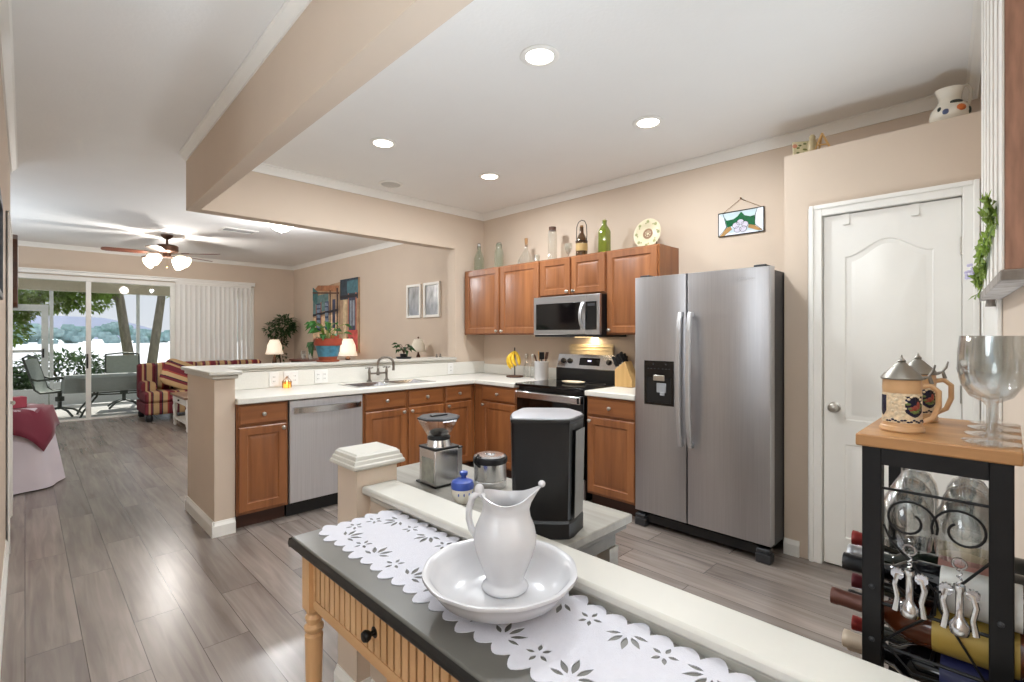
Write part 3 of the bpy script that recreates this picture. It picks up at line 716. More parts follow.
def utensil(nm,l,cat,dx,dy,h,mm,kind):
    m = MB(); p0 = Vector((dx*.25,dy*.25,.03)); p1 = Vector((dx,dy,h)); 
    m.tube([p0,p1],[.005,.006],8)
    d = (p1-p0).normalized(); Q = Matrix.Translation(p1) @ d.to_track_quat('Z','Y').to_matrix().to_4x4()
    if kind == 'spoon': m.sphere((0,0,0),.02,10,6,(1,.4,1.5)) if False else m.lathe([(.004,-.01),(.018,.012),(.022,.03),(.016,.052),(.001,.06)],12,Q,sy=.35)
    elif kind == 'spatula': m.box(-.024,-.003,0,.024,.003,.07,Q)
    else:
        for a in range(0,180,45): m.tube([Q @ Vector((.022*math.sin(PI*i/8)*math.cos(R(a)),.022*math.sin(PI*i/8)*math.sin(R(a)),.075*i/8)) for i in range(9)],.0014,5)
        for a in range(180,360,45): m.tube([Q @ Vector((.022*math.sin(PI*i/8)*math.cos(R(a)),.022*math.sin(PI*i/8)*math.sin(R(a)),.075*i/8)) for i in range(9)],.0014,5)
    o = m.build(nm, mm, None, smooth=50); o.location = (3.59,3.215,.9155); tag(o,l,cat,'utensils in the crock')
utensil('wooden_spoon','pale wooden spoon in the white crock','spoon',-.02,.02,.22,M_lightwood,'spoon')
utensil('wooden_spatula','dark wooden spatula in the white crock, on the stove side','spatula',.01,-.045,.20,M_walnut,'spatula')
utensil('slotted_turner','black turner in the white crock','spatula',-.035,-.03,.20,M_black,'spatula')
utensil('whisk','wire whisk standing in the white crock','whisk',.02,.04,.21,M_nickel,'whisk')
utensil('ladle','brown ladle in the white crock, leaning to the corner','ladle',-.03,.05,.19,M_walnut,'spoon')

t = thing('knife_block', 'pale slanted wooden knife block beside the stove', 'knife block', (3.60,2.285,.9155), PI)
KM = Matrix.Rotation(0,4,'Z')
m = MB(); m.prism([(-.065,0),(.10,0),(.10,.06),(.03,.215),(-.065,.145)],'x',-.055,.055); m.build('block', M_lightwood, t, bevel=.004)
nrm = Vector((0,-.595,.804)); 
n_k = 0
for r_i,(u0,n) in enumerate(((.02,4),(.055,4),(.085,3))):
    for i in range(n):
        base_p = Vector((-.04 + .08*i/(n-1) if n > 1 else 0, -.065+ .095*u0/.118, .145+.07*u0/.118))
        dirv = Vector((0,-.42,.91)).normalized()
        m = MB(); Q = Matrix.Translation(base_p) @ dirv.to_track_quat('Z','Y').to_matrix().to_4x4()
        L = .085 + .015*((i+r_i) % 2)
        m.box(-.0065,-.011,.012,.0065,.011,L,Q); m.box(-.0075,-.0125,L-.012,.0075,.0125,L+.004,Q)
        kn = thing('kitchen_knife', '%s of the black-handled knives standing in the knife block' % 'one', 'knife', (3.60,2.285,.9155), PI, 'knives in the block')
        kn['label'] = 'black-handled knife standing in the pale knife block'
        m.build('handle', M_black, kn, bevel=.003)
        b = MB(); b.box(-.001,-.009,-.05,.001,.009,.014,Q); b.build('blade', M_bright, kn)
t = thing('spoon_rest', 'white oval spoon rest on the black stove top', 'spoon rest', (3.44,2.71,.9225), R(-90))
m = MB(); m.lathe([(.001,0),(.08,0),(.115,.012),(.118,.018),(.110,.016),(.08,.007),(.001,.006)],32,sy=.62); m.build('dish', mat('cream_glaze',(226,214,190),.2), t, smooth=40)
t = thing('woven_tray', 'pale woven tray standing behind the stove, lit by the hood lamp', 'tray', (3.783,2.76,.93), -PI/2)
M_wick = mat('pale_woven_rattan', (214,196,160), .8, var=.2, scale=60, bump=.5, bscale=120, stretch=(1,1,4))
m = MB(); m.box(-.25,-.022,.0,.25,-.004,.335); p = m.build('panel', M_wick, t, bevel=.012)
for z in (.04,.10,.16,.22,.28,.31):
    m = MB(); m.tube([(-.252,-.024,z),(.252,-.024,z)],.006,6); m.build('woven_band', M_wick, t)

# ================================================================ ON TOP OF THE WALL CABINETS
M_gclear = glass('pale_green_glass', (226,233,222), .9, .06, .6, .05, .07)
M_gamb = glass('brown_glass', (120,84,40), .9, .06, .5, .05, .25)
M_ggrn = glass('lime_green_glass', (158,172,62), .9, .05, .5, .05, .3)
M_gwht = glass('clear_bottle_glass', (240,240,236), .9, .06, .6, .05, .06)
M_cork = mat('cork', (150,112,74), .85, var=.2, scale=60)
BX = 3.62; ZT = ZU + .0005
def bottle_on(name, label, y, prof, mm, n=20, group='glass bottles on the wall cabinets', x=BX, square=False):
    t = thing(name, label, 'bottle', (x,y,ZT), 0, group)
    fn = (lambda a,z: 1/max(abs(math.cos(a)),abs(math.sin(a)))**.75) if square else None
    m = MB(); m.lathe(prof, n if not square else 32, fn=fn, cap1=False); m.build('body', mm, t, smooth=35)
    return t
t = bottle_on('swing_top_bottle','clear swing-top bottle on the corner wall cabinet, nearest the pass-through',4.185,[(.001,0),(.052,0),(.056,.01),(.056,.15),(.038,.20),(.019,.245),(.018,.285),(.022,.29)],M_gclear)
m = MB(); m.lathe([(.001,.285),(.016,.285),(.018,.296),(.012,.312),(.001,.314)],14); m.build('stopper', M_white, t, smooth=50)
m = MB(); m.tube([(.02,0,.25),(.024,0,.28),(.016,0,.318),(0,0,.322),(-.016,0,.318),(-.024,0,.28),(-.02,0,.25)],.0022,6); m.build('wire_bail', M_iron, t)
t = bottle_on('glass_jar_bottle','pale green wide-necked bottle on the corner wall cabinet, closer to the microwave',3.86,[(.001,0),(.045,0),(.048,.01),(.05,.12),(.048,.18),(.034,.225),(.033,.262),(.037,.266)],M_gclear)
m = MB(); m.lathe([(.001,.262),(.03,.262),(.03,.275),(.001,.276)],14); m.build('stopper', M_gclear, t, smooth=50)
m = MB(); m.tube([(0,.036,.22),(0,.042,.25),(0,.03,.284),(0,0,.288),(0,-.03,.284),(0,-.042,.25),(0,-.036,.22)],.0025,6); m.build('wire_bail', M_iron, t)
t = bottle_on('cone_decanter','clear cone-shaped decanter with a cork stopper on the wall cabinet',3.455,[(.001,0),(.088,0),(.092,.012),(.085,.05),(.045,.115),(.02,.16),(.016,.21),(.02,.215)],M_gwht)
m = MB(); m.lathe([(.001,.19),(.013,.19),(.016,.22),(.018,.275),(.001,.277)],14); m.build('stopper', M_cork, t, smooth=40)
t = thing('small_glass','small clear shot glass beside the cone decanter','glass',(BX,3.305,ZT))
m = MB(); m.lathe([(.001,0),(.024,0),(.028,.09),(.026,.09),(.022,.01),(.001,.01)],16); m.build('glass', M_gwht, t, smooth=40)
t = bottle_on('cylinder_bottle','tall slim straight-sided clear bottle above the microwave',3.105,[(.001,0),(.042,0),(.044,.01),(.044,.285),(.040,.301),(.033,.305)],M_gwht)
m = MB(); m.lathe([(.001,.297),(.034,.297),(.036,.335),(.001,.337)],14); m.build('stopper', M_walnut, t, smooth=40)
t = bottle_on('brown_swing_top_bottle','brown glass bottle in a wire handle with a tan label above the microwave',2.755,[(.001,0),(.05,0),(.053,.01),(.053,.14),(.038,.19),(.020,.225),(.017,.275),(.020,.28)],M_gamb)
m = MB(); m.lathe([(.054,.06),(.0545,.062),(.0545,.125),(.054,.127)],24,cap0=False,cap1=False); m.build('label', mat('tan_label',(176,148,96),.7), t)
m = MB(); m.tube([(0,.055,.15),(0,.06,.20),(0,.055,.29),(0,.035,.33),(0,0,.345),(0,-.035,.33),(0,-.055,.29),(0,-.06,.20),(0,-.055,.15)],.004,6); m.tube([(.056*math.cos(R(a)),.056*math.sin(R(a)),.15) for a in range(0,360,20)],.003,6,closed=True); m.build('wire_handle', M_iron, t)
m = MB(); m.lathe([(.001,.275),(.015,.275),(.016,.295),(.001,.297)],12); m.build('stopper', M_cork, t, smooth=40)
t = thing('stemmed_glass','small clear stemmed glass beside the brown wire-handled bottle','glass',(BX,2.91,ZT))
m = MB(); m.lathe([(.001,0),(.032,0),(.006,.008),(.005,.05),(.02,.066),(.034,.10),(.036,.15),(.034,.15),(.03,.10),(.002,.065)],18); m.build('glass', M_gwht, t, smooth=40)
t = bottle_on('green_square_bottle','tall lime green square bottle above the microwave',2.505,[(.001,0),(.040,0),(.042,.008),(.042,.20),(.034,.225),(.016,.262),(.015,.292),(.019,.30)],M_ggrn,square=True)
m = MB(); m.lathe([(.001,.29),(.013,.29),(.015,.312),(.001,.313)],12); m.build('stopper', M_gwht, t, smooth=40)
# decorative plate on its stand
t = thing('decorative_plate','round cream patterned plate standing on edge on the last wall cabinet','plate',(3.64,2.095,ZT), -PI/2); t.scale = (1.3,1.3,1.3)
PMx = Matrix.Translation((0,.005,.098)) @ Matrix.Rotation(R(82),4,'X')
m = MB(); m.lathe([(.001,-.004),(.05,-.004),(.06,.004),(.093,.010),(.095,.013),(.092,.014),(.06,.008),(.05,.002),(.001,.002)],40,PMx); m.build('plate', mat('cream_plate_glaze',(206,196,166),.3), t, smooth=40)
M_sage = mat('sage_ornament', (150,152,104), .4, var=.15); M_rosy = mat('brown_ornament', (142,110,82), .4)
for i in range(8):
    m = MB(); a = 2*PI*i/8
    for r_,s_ in ((.077,.010),(.068,.005)): m.lathe([(.001,0),(s_,0),(s_,.0008),(.001,.001)],10,PMx @ Matrix.Translation((r_*math.cos(a+(.2 if s_<.008 else 0)),r_*math.sin(a+(.2 if s_<.008 else 0)),.0125 if s_>.008 else .0115)))
    m.build('rim_ornament', M_sage, t)
m = MB(); m.lathe([(.020,.0022),(.034,.0022),(.034,.003),(.020,.003),(.020,.0022)],24,PMx,cap0=False,cap1=False)
for i in range(6):
    a = 2*PI*i/6; m.lathe([(.001,0),(.006,0),(.006,.0008),(.001,.001)],8,PMx @ Matrix.Translation((.013*math.cos(a),.013*math.sin(a),.0024)))
m.build('centre_ornament', M_rosy, t)
m = MB()
for s in (-.035,.035): m.tube([(s,-.035,.018),(s,-.03,.004),(s,.06,.003),(s,.035,.12)],.003,6)
m.tube([(-.035,.06,.004),(.035,.06,.004)],.003,6); m.build('stand', M_iron, t)

# ================================================================ ON THE WALLS
# stained glass panel
t = thing('stained_glass_panel','stained glass panel with a white flower and green leaves hanging on the kitchen wall','stained glass',(XW-.012,1.408,2.10), -PI/2)
def flat(par, name, poly, m_, y0, y1):
    mm = MB(); mm.prism(poly,'y',y0,y1); return mm.build(name, m_, par)
sgm = {'w': mat('milky_white_glass',(222,228,238),.15,var=.05), 'b': mat('pale_blue_glass',(196,214,222),.15,var=.06), 'g': mat('dark_green_glass',(22,96,58),.15,var=.25,scale=40), 't': mat('tan_glass',(176,138,88),.15,var=.15), 'v': mat('pale_lilac_glass',(210,206,222),.15,var=.06)}
Wd, Hh = .162, .175
flat(t,'pale_pane',[(-Wd,0),(Wd,0),(Wd,Hh),(-Wd,Hh)],sgm['b'],.002,.006)
flat(t,'milky_pane',[(-Wd,0),(-Wd+.02,0),(-.105,.07),(-.118,.13),(-Wd,Hh)],sgm['w'],-.0005,.0019)
flat(t,'milky_pane',[(Wd,0),(Wd-.02,.01),(.105,.06),(.108,.13),(.12,Hh),(Wd,Hh)],sgm['w'],-.0005,.0019)
flat(t,'milky_pane',[(-.12,0),(.135,0),(.07,.018),(-.02,.022),(-.09,.018)],sgm['w'],-.0005,.0019)
flat(t,'tan_pane',[(-.155,0),(-.125,0),(-.06,.045),(-.075,.07),(-.10,.06)],sgm['t'],-.001,.0019)
flat(t,'tan_pane',[(.155,.008),(.125,.01),(.055,.04),(.06,.065),(.09,.06)],sgm['t'],-.001,.0019)
flat(t,'green_leaf_pane',[(-.115,.138),(-.10,.115),(-.05,.118),(-.02,.135),(.005,.165),(.03,.135),(.07,.12),(.10,.125),(.105,.05),(.055,.066),(-.055,.07),(-.095,.062)],sgm['g'],-.0015,.0019)
for i in range(5):
    a = R(90+72*i); cx, cz = .0+.033*math.cos(a), .06+.028*math.sin(a)
    flat(t,'petal_pane',[(cx+.026*math.cos(R(b)),cz+.022*math.sin(R(b))) for b in range(0,360,30)],sgm['v'],-.003-.0002*i,.0)
flat(t,'flower_centre',[(.012*math.cos(R(b)),.06+.010*math.sin(R(b))) for b in range(0,360,40)],sgm['w'],-.005,-.001)
m = MB()
for a,b in (((-Wd,0),(Wd,0)),((Wd,0),(Wd,Hh)),((Wd,Hh),(-Wd,Hh)),((-Wd,Hh),(-Wd,0))): m.tube([(a[0],.002,a[1]),(b[0],.002,b[1])],.004,6)
for pl in ([(-Wd,0),(-.1,.065),(-.118,.135),(-.13,Hh)],[(Wd,.0),(.1,.06),(.105,.13),(.12,Hh)]): m.tube([(x,-.0005,z) for x,z in pl],.0018,5)
for i in range(5):
    a = R(90+72*i); cx, cz = .033*math.cos(a), .06+.028*math.sin(a)
    m.tube([(cx+.026*math.cos(R(b)),-.0042,cz+.022*math.sin(R(b))) for b in range(0,360,24)],.0012,5,closed=True)
m.build('lead_came', M_iron, t)
m = MB(); m.tube([(-.13,.004,Hh),(0,.006,.262),(.15,.004,Hh)],.0016,5); m.sphere((0,.006,.268),.006,8,6); m.build('hanging_wire', M_gold, t)

# jug and little ornaments above the pantry
ZS = 2.4555
M_jug = mat('cream_glazed_pottery',(232,226,212),.18,var=.02)
t = thing('ceramic_jug','cream ceramic jug with painted fruit on top of the pantry wall','jug',(3.45,.222,ZS), R(-48))
m = MB(); m.lathe([(.001,0),(.062,0),(.078,.016),(.084,.045),(.078,.075),(.058,.10),(.047,.118),(.047,.135),(.053,.165),(.058,.178),(.054,.178),(.043,.135),(.042,.118),(.001,.03)],28, fn=lambda a,z: 1+(.16*max(0,math.cos(a-PI))**6 if z>.15 else 0)); m.build('body', M_jug, t, smooth=45)
m = MB(); m.tube([(.050,0,.165),(.062,0,.195),(.088,0,.205),(.105,0,.180),(.104,0,.14),(.092,0,.10),(.074,0,.075)],[.009]*7,8,flat=.8); m.build('handle', M_jug, t, smooth=60)
M_org = mat('painted_orange',(206,112,54),.4); M_dkg = mat('painted_dark_leaf',(44,52,44),.4); M_blu = mat('painted_blue',(72,84,120),.4)
def decal(par,name,mm,a,z,rr,w,h):
    m = MB(); ca,sa = math.cos(a),math.sin(a); Q = Matrix.Translation((rr*ca,rr*sa,z)) @ Matrix.Rotation(a,4,'Z') @ Matrix.Rotation(R(90),4,'Y')
    m.lathe([(.001,.0),(1*w,.0),(.7*w,.006),(.001,.008)],12,Q,sx=h/w); return m.build(name,mm,par,smooth=60)
decal(t,'painted_fruit',M_org,R(-95),.055,.081,.022,.018); decal(t,'painted_fruit',M_dkg,R(-105),.092,.063,.028,.012)
decal(t,'painted_fruit',M_blu,R(-140),.045,.080,.015,.015); decal(t,'painted_fruit',M_dkg,R(-60),.045,.080,.012,.02); decal(t,'painted_fruit',M_dkg,R(-160),.065,.077,.01,.014)
t = thing('painted_plaque','small green and pink painted plaque propped on top of the pantry wall','plaque',(3.42,.90,ZS), R(-60))
m = MB(); m.box(-.055,-.004,0,.055,.004,.10,Matrix.Rotation(R(-12),4,'X')); m.build('plaque', mat('pale_plaque',(206,196,158),.6,var=.1), t, bevel=.003)
m = MB()
for i in range(9):
    x, z = random.uniform(-.04,.045), random.uniform(.015,.085)
    m.lathe([(.001,0),(.010,0),(.008,.002),(.001,.003)],7,Matrix.Rotation(R(-12),4,'X') @ Matrix.Translation((x,-.004,z)) @ Matrix.Rotation(R(90),4,'X'),sy=.7)
m.build('painted_leaves', mat('olive_paint',(120,124,72),.6,var=.3), t)
m = MB(); m.lathe([(.001,0),(.014,0),(.012,.002),(.001,.003)],10,Matrix.Rotation(R(-12),4,'X') @ Matrix.Translation((-.042,-.004,.07)) @ Matrix.Rotation(R(90),4,'X')); m.build('painted_rose', mat('rose_paint',(206,140,112),.6), t)
t = thing('folding_easel','little tan wooden A-frame easel beside the painted plaque','easel',(3.43,.80,ZS), R(-60))
m = MB()
for s in (-.05,.05): m.tube([(s,-.01,0),(.0,.0,.115)],.006,6)
m.tube([(.0,.07,0),(.0,.0,.115)],.006,6); m.tube([(-.03,-.006,.045),(.03,-.006,.045)],.005,6); m.build('frame', M_lightwood, t)
t = thing('small_bird_figure','small tan ornament between the painted plaque and the little easel','ornament',(3.415,.848,ZS), R(-60))
m = MB(); m.lathe([(.001,0),(.018,0),(.026,.02),(.026,.06),(.016,.085),(.018,.10),(.010,.115),(.001,.117)],14); m.build('figure', mat('tan_ceramic',(178,160,122),.4,var=.15), t, smooth=50)

# ================================================================ CEILING FITTINGS
M_can = lampmat('recessed_lamp_lens',(255,246,232),6)
for k,(x,y,l) in enumerate(((1.82,1.645,'recessed ceiling light nearest the long beam and the camera'),(1.84,3.185,'recessed ceiling light between the beam and the sink'),(2.89,1.66,'recessed ceiling light in front of the refrigerator'),(2.89,3.20,'recessed ceiling light nearest the kitchen corner'))):
    t = thing('recessed_light', l, 'ceiling light', (x,y,CEIL), 0, 'recessed kitchen lights')
    m = MB(); m.lathe([(.068,-.001),(.095,-.001),(.098,-.006),(.088,-.010),(.07,-.008),(.068,-.001)],32,cap0=False,cap1=False); m.build('trim_ring', M_trim, t, smooth=40)
    m = MB(); m.lathe([(.001,-.002),(.072,-.002),(.06,-.010),(.001,-.012)],24); m.build('lens', M_can, t, smooth=40)
    ld = bpy.data.lights.new('recessed_lamp','AREA'); ld.shape = 'DISK'; ld.size = .13; ld.energy = CAN_W; ld.color = (.93,.97,1)
    lo = bpy.data.objects.new('recessed_lamp', ld); COL.objects.link(lo); lo.location = (0,0,-.016); lo.parent = t
t = thing('ceiling_speaker','round flush grille in the kitchen ceiling by the header','grille',(2.39,4.0,CEIL))
m = MB(); m.lathe([(.001,-.012),(.07,-.012),(.085,-.008),(.09,-.001),(.001,-.001)],32); m.build('grille', mat('grey_grille',(196,194,188),.6,var=.1,scale=90), t, smooth=40)
m = MB(); m.lathe([(.088,-.001),(.108,-.001),(.108,-.008),(.09,-.013),(.088,-.001)],32,cap0=False,cap1=False); m.build('ring', M_trim, t, smooth=40)
t = thing('air_vent','rectangular white air vent in the living room ceiling','vent',(2.02,7.2,CEIL))
m = MB(); m.slab([-.21,-.18,.18,.21],[-.12,-.09,.09,.12],lambda i,j: not(i==1 and j==1),-.012,-.001); m.build('frame', M_trim, t)
m = MB()
for i in range(8): m.box(-.182,-.085+i*.0225,-.010,.182,-.078+i*.0225,-.002)
m.build('louver', mat('grey_louver',(150,148,144),.5), t)
# dome light
t = thing('flush_dome_light','white bell-shaped glass ceiling light in the living room','ceiling light',(2.17,6.10,CEIL))
m = MB(); m.lathe([(.001,-.001),(.10,-.001),(.10,-.02),(.001,-.022)],24); m.build('canopy', M_nickel, t, smooth=40)
m = MB(); m.lathe([(.195,-.022),(.20,-.03),(.175,-.055),(.12,-.105),(.07,-.145),(.04,-.155),(.001,-.157)],32); m.build('glass_shade', lampmat('glowing_white_glass',(255,240,214),2.5), t, smooth=50)
m = MB(); m.lathe([(.001,-.150),(.012,-.156),(.014,-.168),(.006,-.178),(.001,-.18)],12); m.build('finial', M_nickel, t, smooth=50)
ld = bpy.data.lights.new('dome_lamp','POINT'); ld.energy = DOME_W; ld.shadow_soft_size = .04; ld.color = (.95,.97,1)
lo = bpy.data.objects.new('dome_lamp', ld); COL.objects.link(lo); lo.location = (0,0,-.32); lo.parent = t
# ceiling fan
t = thing('ceiling_fan','brown ceiling fan with a cluster of lit glass shades in the living room','ceiling fan',(1.404,8.24,CEIL))
M_bronze = mat('aged_bronze',(88,62,48),.4,.7,var=.15); M_blade = wood('fan_blade_walnut',(74,42,32),(112,66,48),'x',.4)
m = MB(); m.lathe([(.001,-.001),(.075,-.001),(.07,-.02),(.04,-.05),(.02,-.062),(.013,-.065),(.013,-.13),(.001,-.13)],24); m.build('canopy', M_bronze, t, smooth=40)
m = MB(); m.lathe([(.001,-.125),(.03,-.13),(.12,-.145),(.135,-.16),(.135,-.225),(.12,-.24),(.05,-.255),(.045,-.31),(.001,-.31)],28); m.build('motor_housing', M_bronze, t, smooth=40)
for k in range(5):
    a = R(-42+72*k); Q = Matrix.Rotation(a,4,'Z') @ Matrix.Translation((0,0,-.262)) @ Matrix.Rotation(R(11),4,'X')
    m = MB(); m.prism([(.22,-.05),(.40,-.066),(.66,-.07),(.70,-.05),(.71,0),(.70,.05),(.66,.07),(.40,.066),(.22,.05)],'z',-.004,.004,Q); b = m.build('blade', M_blade, t, bevel=.002)
    m = MB(); m.prism([(.06,-.018),(.20,-.012),(.27,-.04),(.30,0),(.27,.04),(.20,.012),(.06,.018)],'z',.004,.010,Q); m.build('blade_iron', M_bronze, b)
M_fs = lampmat('lit_frosted_shade',(255,236,205),1.5)
for k in range(4):
    a = R(-45+90*k); ca,sa = math.cos(a),math.sin(a)
    m = MB(); m.tube([(.03*ca,.03*sa,-.30),(.10*ca,.10*sa,-.305),(.14*ca,.14*sa,-.315)],.008,8); arm = m.build('lamp_arm', M_bronze, t)
    Q = Matrix.Translation((.135*ca,.135*sa,-.312)) @ Matrix.Rotation(a,4,'Z') @ Matrix.Rotation(R(118),4,'Y') @ Matrix.Scale(1.25,4)
    m = MB(); m.lathe([(.02,0),(.035,.02),(.05,.06),(.058,.10),(.068,.125)],20,Q,cap1=False); m.build('glass_shade', M_fs, arm, smooth=50)
ld = bpy.data.lights.new('fan_lamp','POINT'); ld.energy = FAN_W*4; ld.shadow_soft_size = .07; ld.color = (1,.96,.92)
lo = bpy.data.objects.new('fan_lamp', ld); COL.objects.link(lo); lo.location = (0,0,-.50); lo.parent = t
m = MB(); m.tube([(0,0,-.31),(0,0,-.44)],.0015,5); m.sphere((0,0,-.445),.008,8,6); m.build('pull_chain', M_gold, t)

# ================================================================ FOREGROUND: CONSOLE, BASIN, PITCHER
M_pine = wood('honey_pine', (190,142,94), (224,182,134), 'z', .42, 1.2, .5)
M_pineh = wood('honey_pine_rail', (190,142,94), (222,180,132), 'y', .42, 1.2, .5)
M_top = mat('dark_grey_painted_top', (92,90,84), .32, var=.08, scale=12)
M_edge = mat('worn_charcoal_edge', (30,28,26), .4, var=.3, scale=30)
TZ = .765
t = thing('console_table','pine console table with a charcoal top and a beadboard drawer front','table',(.71,.78,0))
m = MB(); m.box(-.16,-.69,TZ-.03,.172,.69,TZ); tp = m.build('tabletop', M_top, t, bevel=.006)
m = MB(); m.prism([(-.166,TZ-.012),(-.161,TZ-.004),(-.161,TZ-.03),(-.166,TZ-.026),(-.17,TZ-.019)],'y',-.69,.69); m.prism([(.690,TZ-.004),(.695,TZ-.012),(.699,TZ-.019),(.695,TZ-.026),(.690,TZ-.03)],'x',-.166,.172); m.build('edge_molding', M_edge, tp, smooth=60)
def turned_leg(x, y):
    m = MB(); m.box(x-.024,y-.024,.565,x+.024,y+.024,TZ-.03)
    m.lathe([(.001,0),(.016,0),(.019,.02),(.024,.06),(.017,.09),(.018,.12),(.021,.3),(.024,.46),(.025,.49),(.018,.497),(.026,.505),(.027,.515),(.018,.523),(.021,.53),(.024,.542),(.019,.552),(.024,.566)],18,Matrix.Translation((x,y,0)),cap1=False)
    return m.build('leg', M_pine, t, smooth=40)
for x in (-.118,.14):
    for y in (.63,-.63): turned_leg(x, y)
m = MB(); m.box(-.130,-.606,.575,-.112,.606,.602); m.box(-.130,-.606,.708,-.112,.606,TZ-.03)
for y in (.594,.012,-.618): m.box(-.130,y,.602,-.112,y+.018,.708)
m.box(.13,-.606,.575,.148,.606,TZ-.03); m.box(-.11,.615,.575,.13,.633,TZ-.03); m.box(-.11,-.633,.575,.13,-.615,TZ-.03)
m.build('apron', M_pineh, t)
for y0,y1,ky in ((.032,.592,.265),(-.598,.010,-.30)):
    m = MB(); n = 19; w_ = (y1-y0)/n
    m.box(-.121,y0,.604,-.113,y1,.706)
    for i in range(n): m.box(-.129,y0+i*w_+.0036,.604,-.1205,y0+(i+1)*w_-.0036,.706)
    d = m.build('drawer', M_pine, t)
    g = MB(); g.box(-.1228,y0+.001,.6045,-.1212,y1-.001,.7055); g.build('dark_groove_sheet', mat('dark_groove_brown',(66,40,24),.7), d)  # dark brown sheet behind the beads, seen along the grooves
    k = MB(); k.lathe([(.001,.03),(.011,.029),(.014,.022),(.011,.014),(.006,.01),(.006,.002),(.013,.001),(.013,0),(.001,0)],16,Matrix.Translation((-.129,ky,.655)) @ Matrix.Rotation(R(-90),4,'Y')); k.build('knob', M_iron, d, smooth=50)

# cut-work lace runner
M_lace = mat('white_cotton_cutwork', (198,197,204), .85, var=.02, scale=60, bump=.25, bscale=300)
def runner():
    x0, x1, y0, y1 = .632, .862, .14, 1.445
    P = []
    def edge(px, py, qx, qy, nx, ny, n):
        for i in range(n):
            for j in range(7):
                s = j/7; b = abs(math.sin(PI*s))**.75; h = .026 if i % 3 == 1 else .018
                b = h*b*(1+.15*(1-abs(2*s-1)))
                u = (i+s)/n; P.append((px+(qx-px)*u+nx*b, py+(qy-py)*u+ny*b))
    edge(x0,y1,x0,y0,-1,0,26); edge(x0,y0,x1,y0,0,-1,5); edge(x1,y0,x1,y1,1,0,26); edge(x1,y1,x0,y1,0,1,5)
    H = []
    def leafh(cx, cy, a, L, W, asym=0):
        out = []
        for i in range(6):
            s = i/6; out.append((s*L, W*math.sin(PI*s)*(1-.4*s)))
        for i in range(6):
            s = 1-i/6; out.append((s*L, -W*math.sin(PI*s)*(1-.4*s)))
        ca, sa = math.cos(a), math.sin(a)
        H.append([(cx+u*ca-v*sa, cy+u*sa+v*ca) for u,v in out])
    def big(cx, cy, a):
        for k,(da,L,W) in enumerate(((-74,.030,.0062),(-37,.038,.0075),(0,.042,.0082),(37,.038,.0075),(74,.030,.0062))):
            r0 = .013; aa = a+R(da); leafh(cx+r0*math.cos(aa), cy+r0*math.sin(aa), aa, L, W)
    def small(cx, cy, a):
        for da in (-105,-30,30,105,180): leafh(cx+.007*math.cos(a+R(da)), cy+.007*math.sin(a+R(da)), a+R(da), .020, .0056)
    for k in range(8):
        y = 1.35 - k*.165
        for cx, a in ((.838, PI), (.657, 0)):
            big(cx, y, a + (.35 if k % 2 else -.2))
            if y-.082 > .17: small(cx+(-.012 if a else .012), y-.0825, a)
    for cx in (.715,.78): small(cx, 1.405, -PI/2)
    me = fill_shape(P, H, .0016)
    me.transform(Matrix.Translation((-.747,-.79,0)))
    o = bpy.data.objects.new('table_runner', me); COL.objects.link(o); me.materials.clear(); me.materials.append(M_lace)
    o.location = (.747,.79,TZ+.0012); return o
tag(runner(), 'white cut-work lace runner with scalloped edges on the console table', 'table runner')

BC = (.734,.779)
t = thing('wash_basin','large white ceramic wash basin on the lace runner','basin',(*BC,TZ+.0024))
m = MB(); 
m.lathe([(.001,.004),(.062,.004),(.064,0),(.073,0),(.078,.006),(.105,.016),(.135,.034),(.152,.056),(.160,.068),(.167,.073),(.1665,.079),(.160,.080),(.150,.072),(.143,.058),(.126,.036),(.098,.019),(.06,.012),(.001,.011)],56,fn=lambda a,z: 1+(.006*math.cos(12*a) if z>.05 else 0)); m.build('bowl', M_white, t, smooth=60)
t = thing('water_pitcher','white ceramic pitcher standing in the wash basin','pitcher',(.772,.803,TZ+.0024+.0128), YAW-PI/2)
m = MB(); prof = [(.001,0),(.050,0),(.053,.004),(.051,.009),(.044,.016),(.043,.024),(.050,.043),(.062,.072),(.070,.100),(.071,.116),(.067,.138),(.057,.160),(.051,.174),(.050,.186),(.053,.200),(.056,.210),(.053,.2105),(.048,.198),(.046,.186),(.047,.174),(.052,.158),(.060,.138),(.064,.116),(.063,.10),(.055,.07),(.04,.03),(.001,.022)]
rr = []
for r,z in prof:
    ring = []
    for i in range(40):
        a = 2*PI*i/40; sp = max(0, math.cos(a))**9; k = max(0, min(1, (z-.150)/.06))
        rim_dip = -.010*k*math.sin(a)**2
        rx = r + .028*sp*k*k; ring.append((rx*math.cos(a), r*math.sin(a)*(1-.25*sp*k), z + .019*sp*k*k + rim_dip*k + .006*k*max(0,-math.cos(a))))
    rr.append(ring)
m.rings(rr); m.build('body', M_white, t, smooth=60)
m = MB(); m.sphere((.083,0,.2335),.0085,12,8,(1,1.35,.9)); m.build('spout_lip', M_white, t, smooth=60)
m = MB(); m.tube([(-.046,0,.205),(-.060,0,.213),(-.074,0,.204),(-.081,0,.180),(-.082,0,.155),(-.076,0,.132),(-.062,0,.112)],[.009,.010,.011,.0105,.0095,.0095,.010],10,flat=.75)
m.sphere((-.058,0,.221),.011,10,8,(1,1,1.2)); m.build('handle', M_white, t, smooth=60)

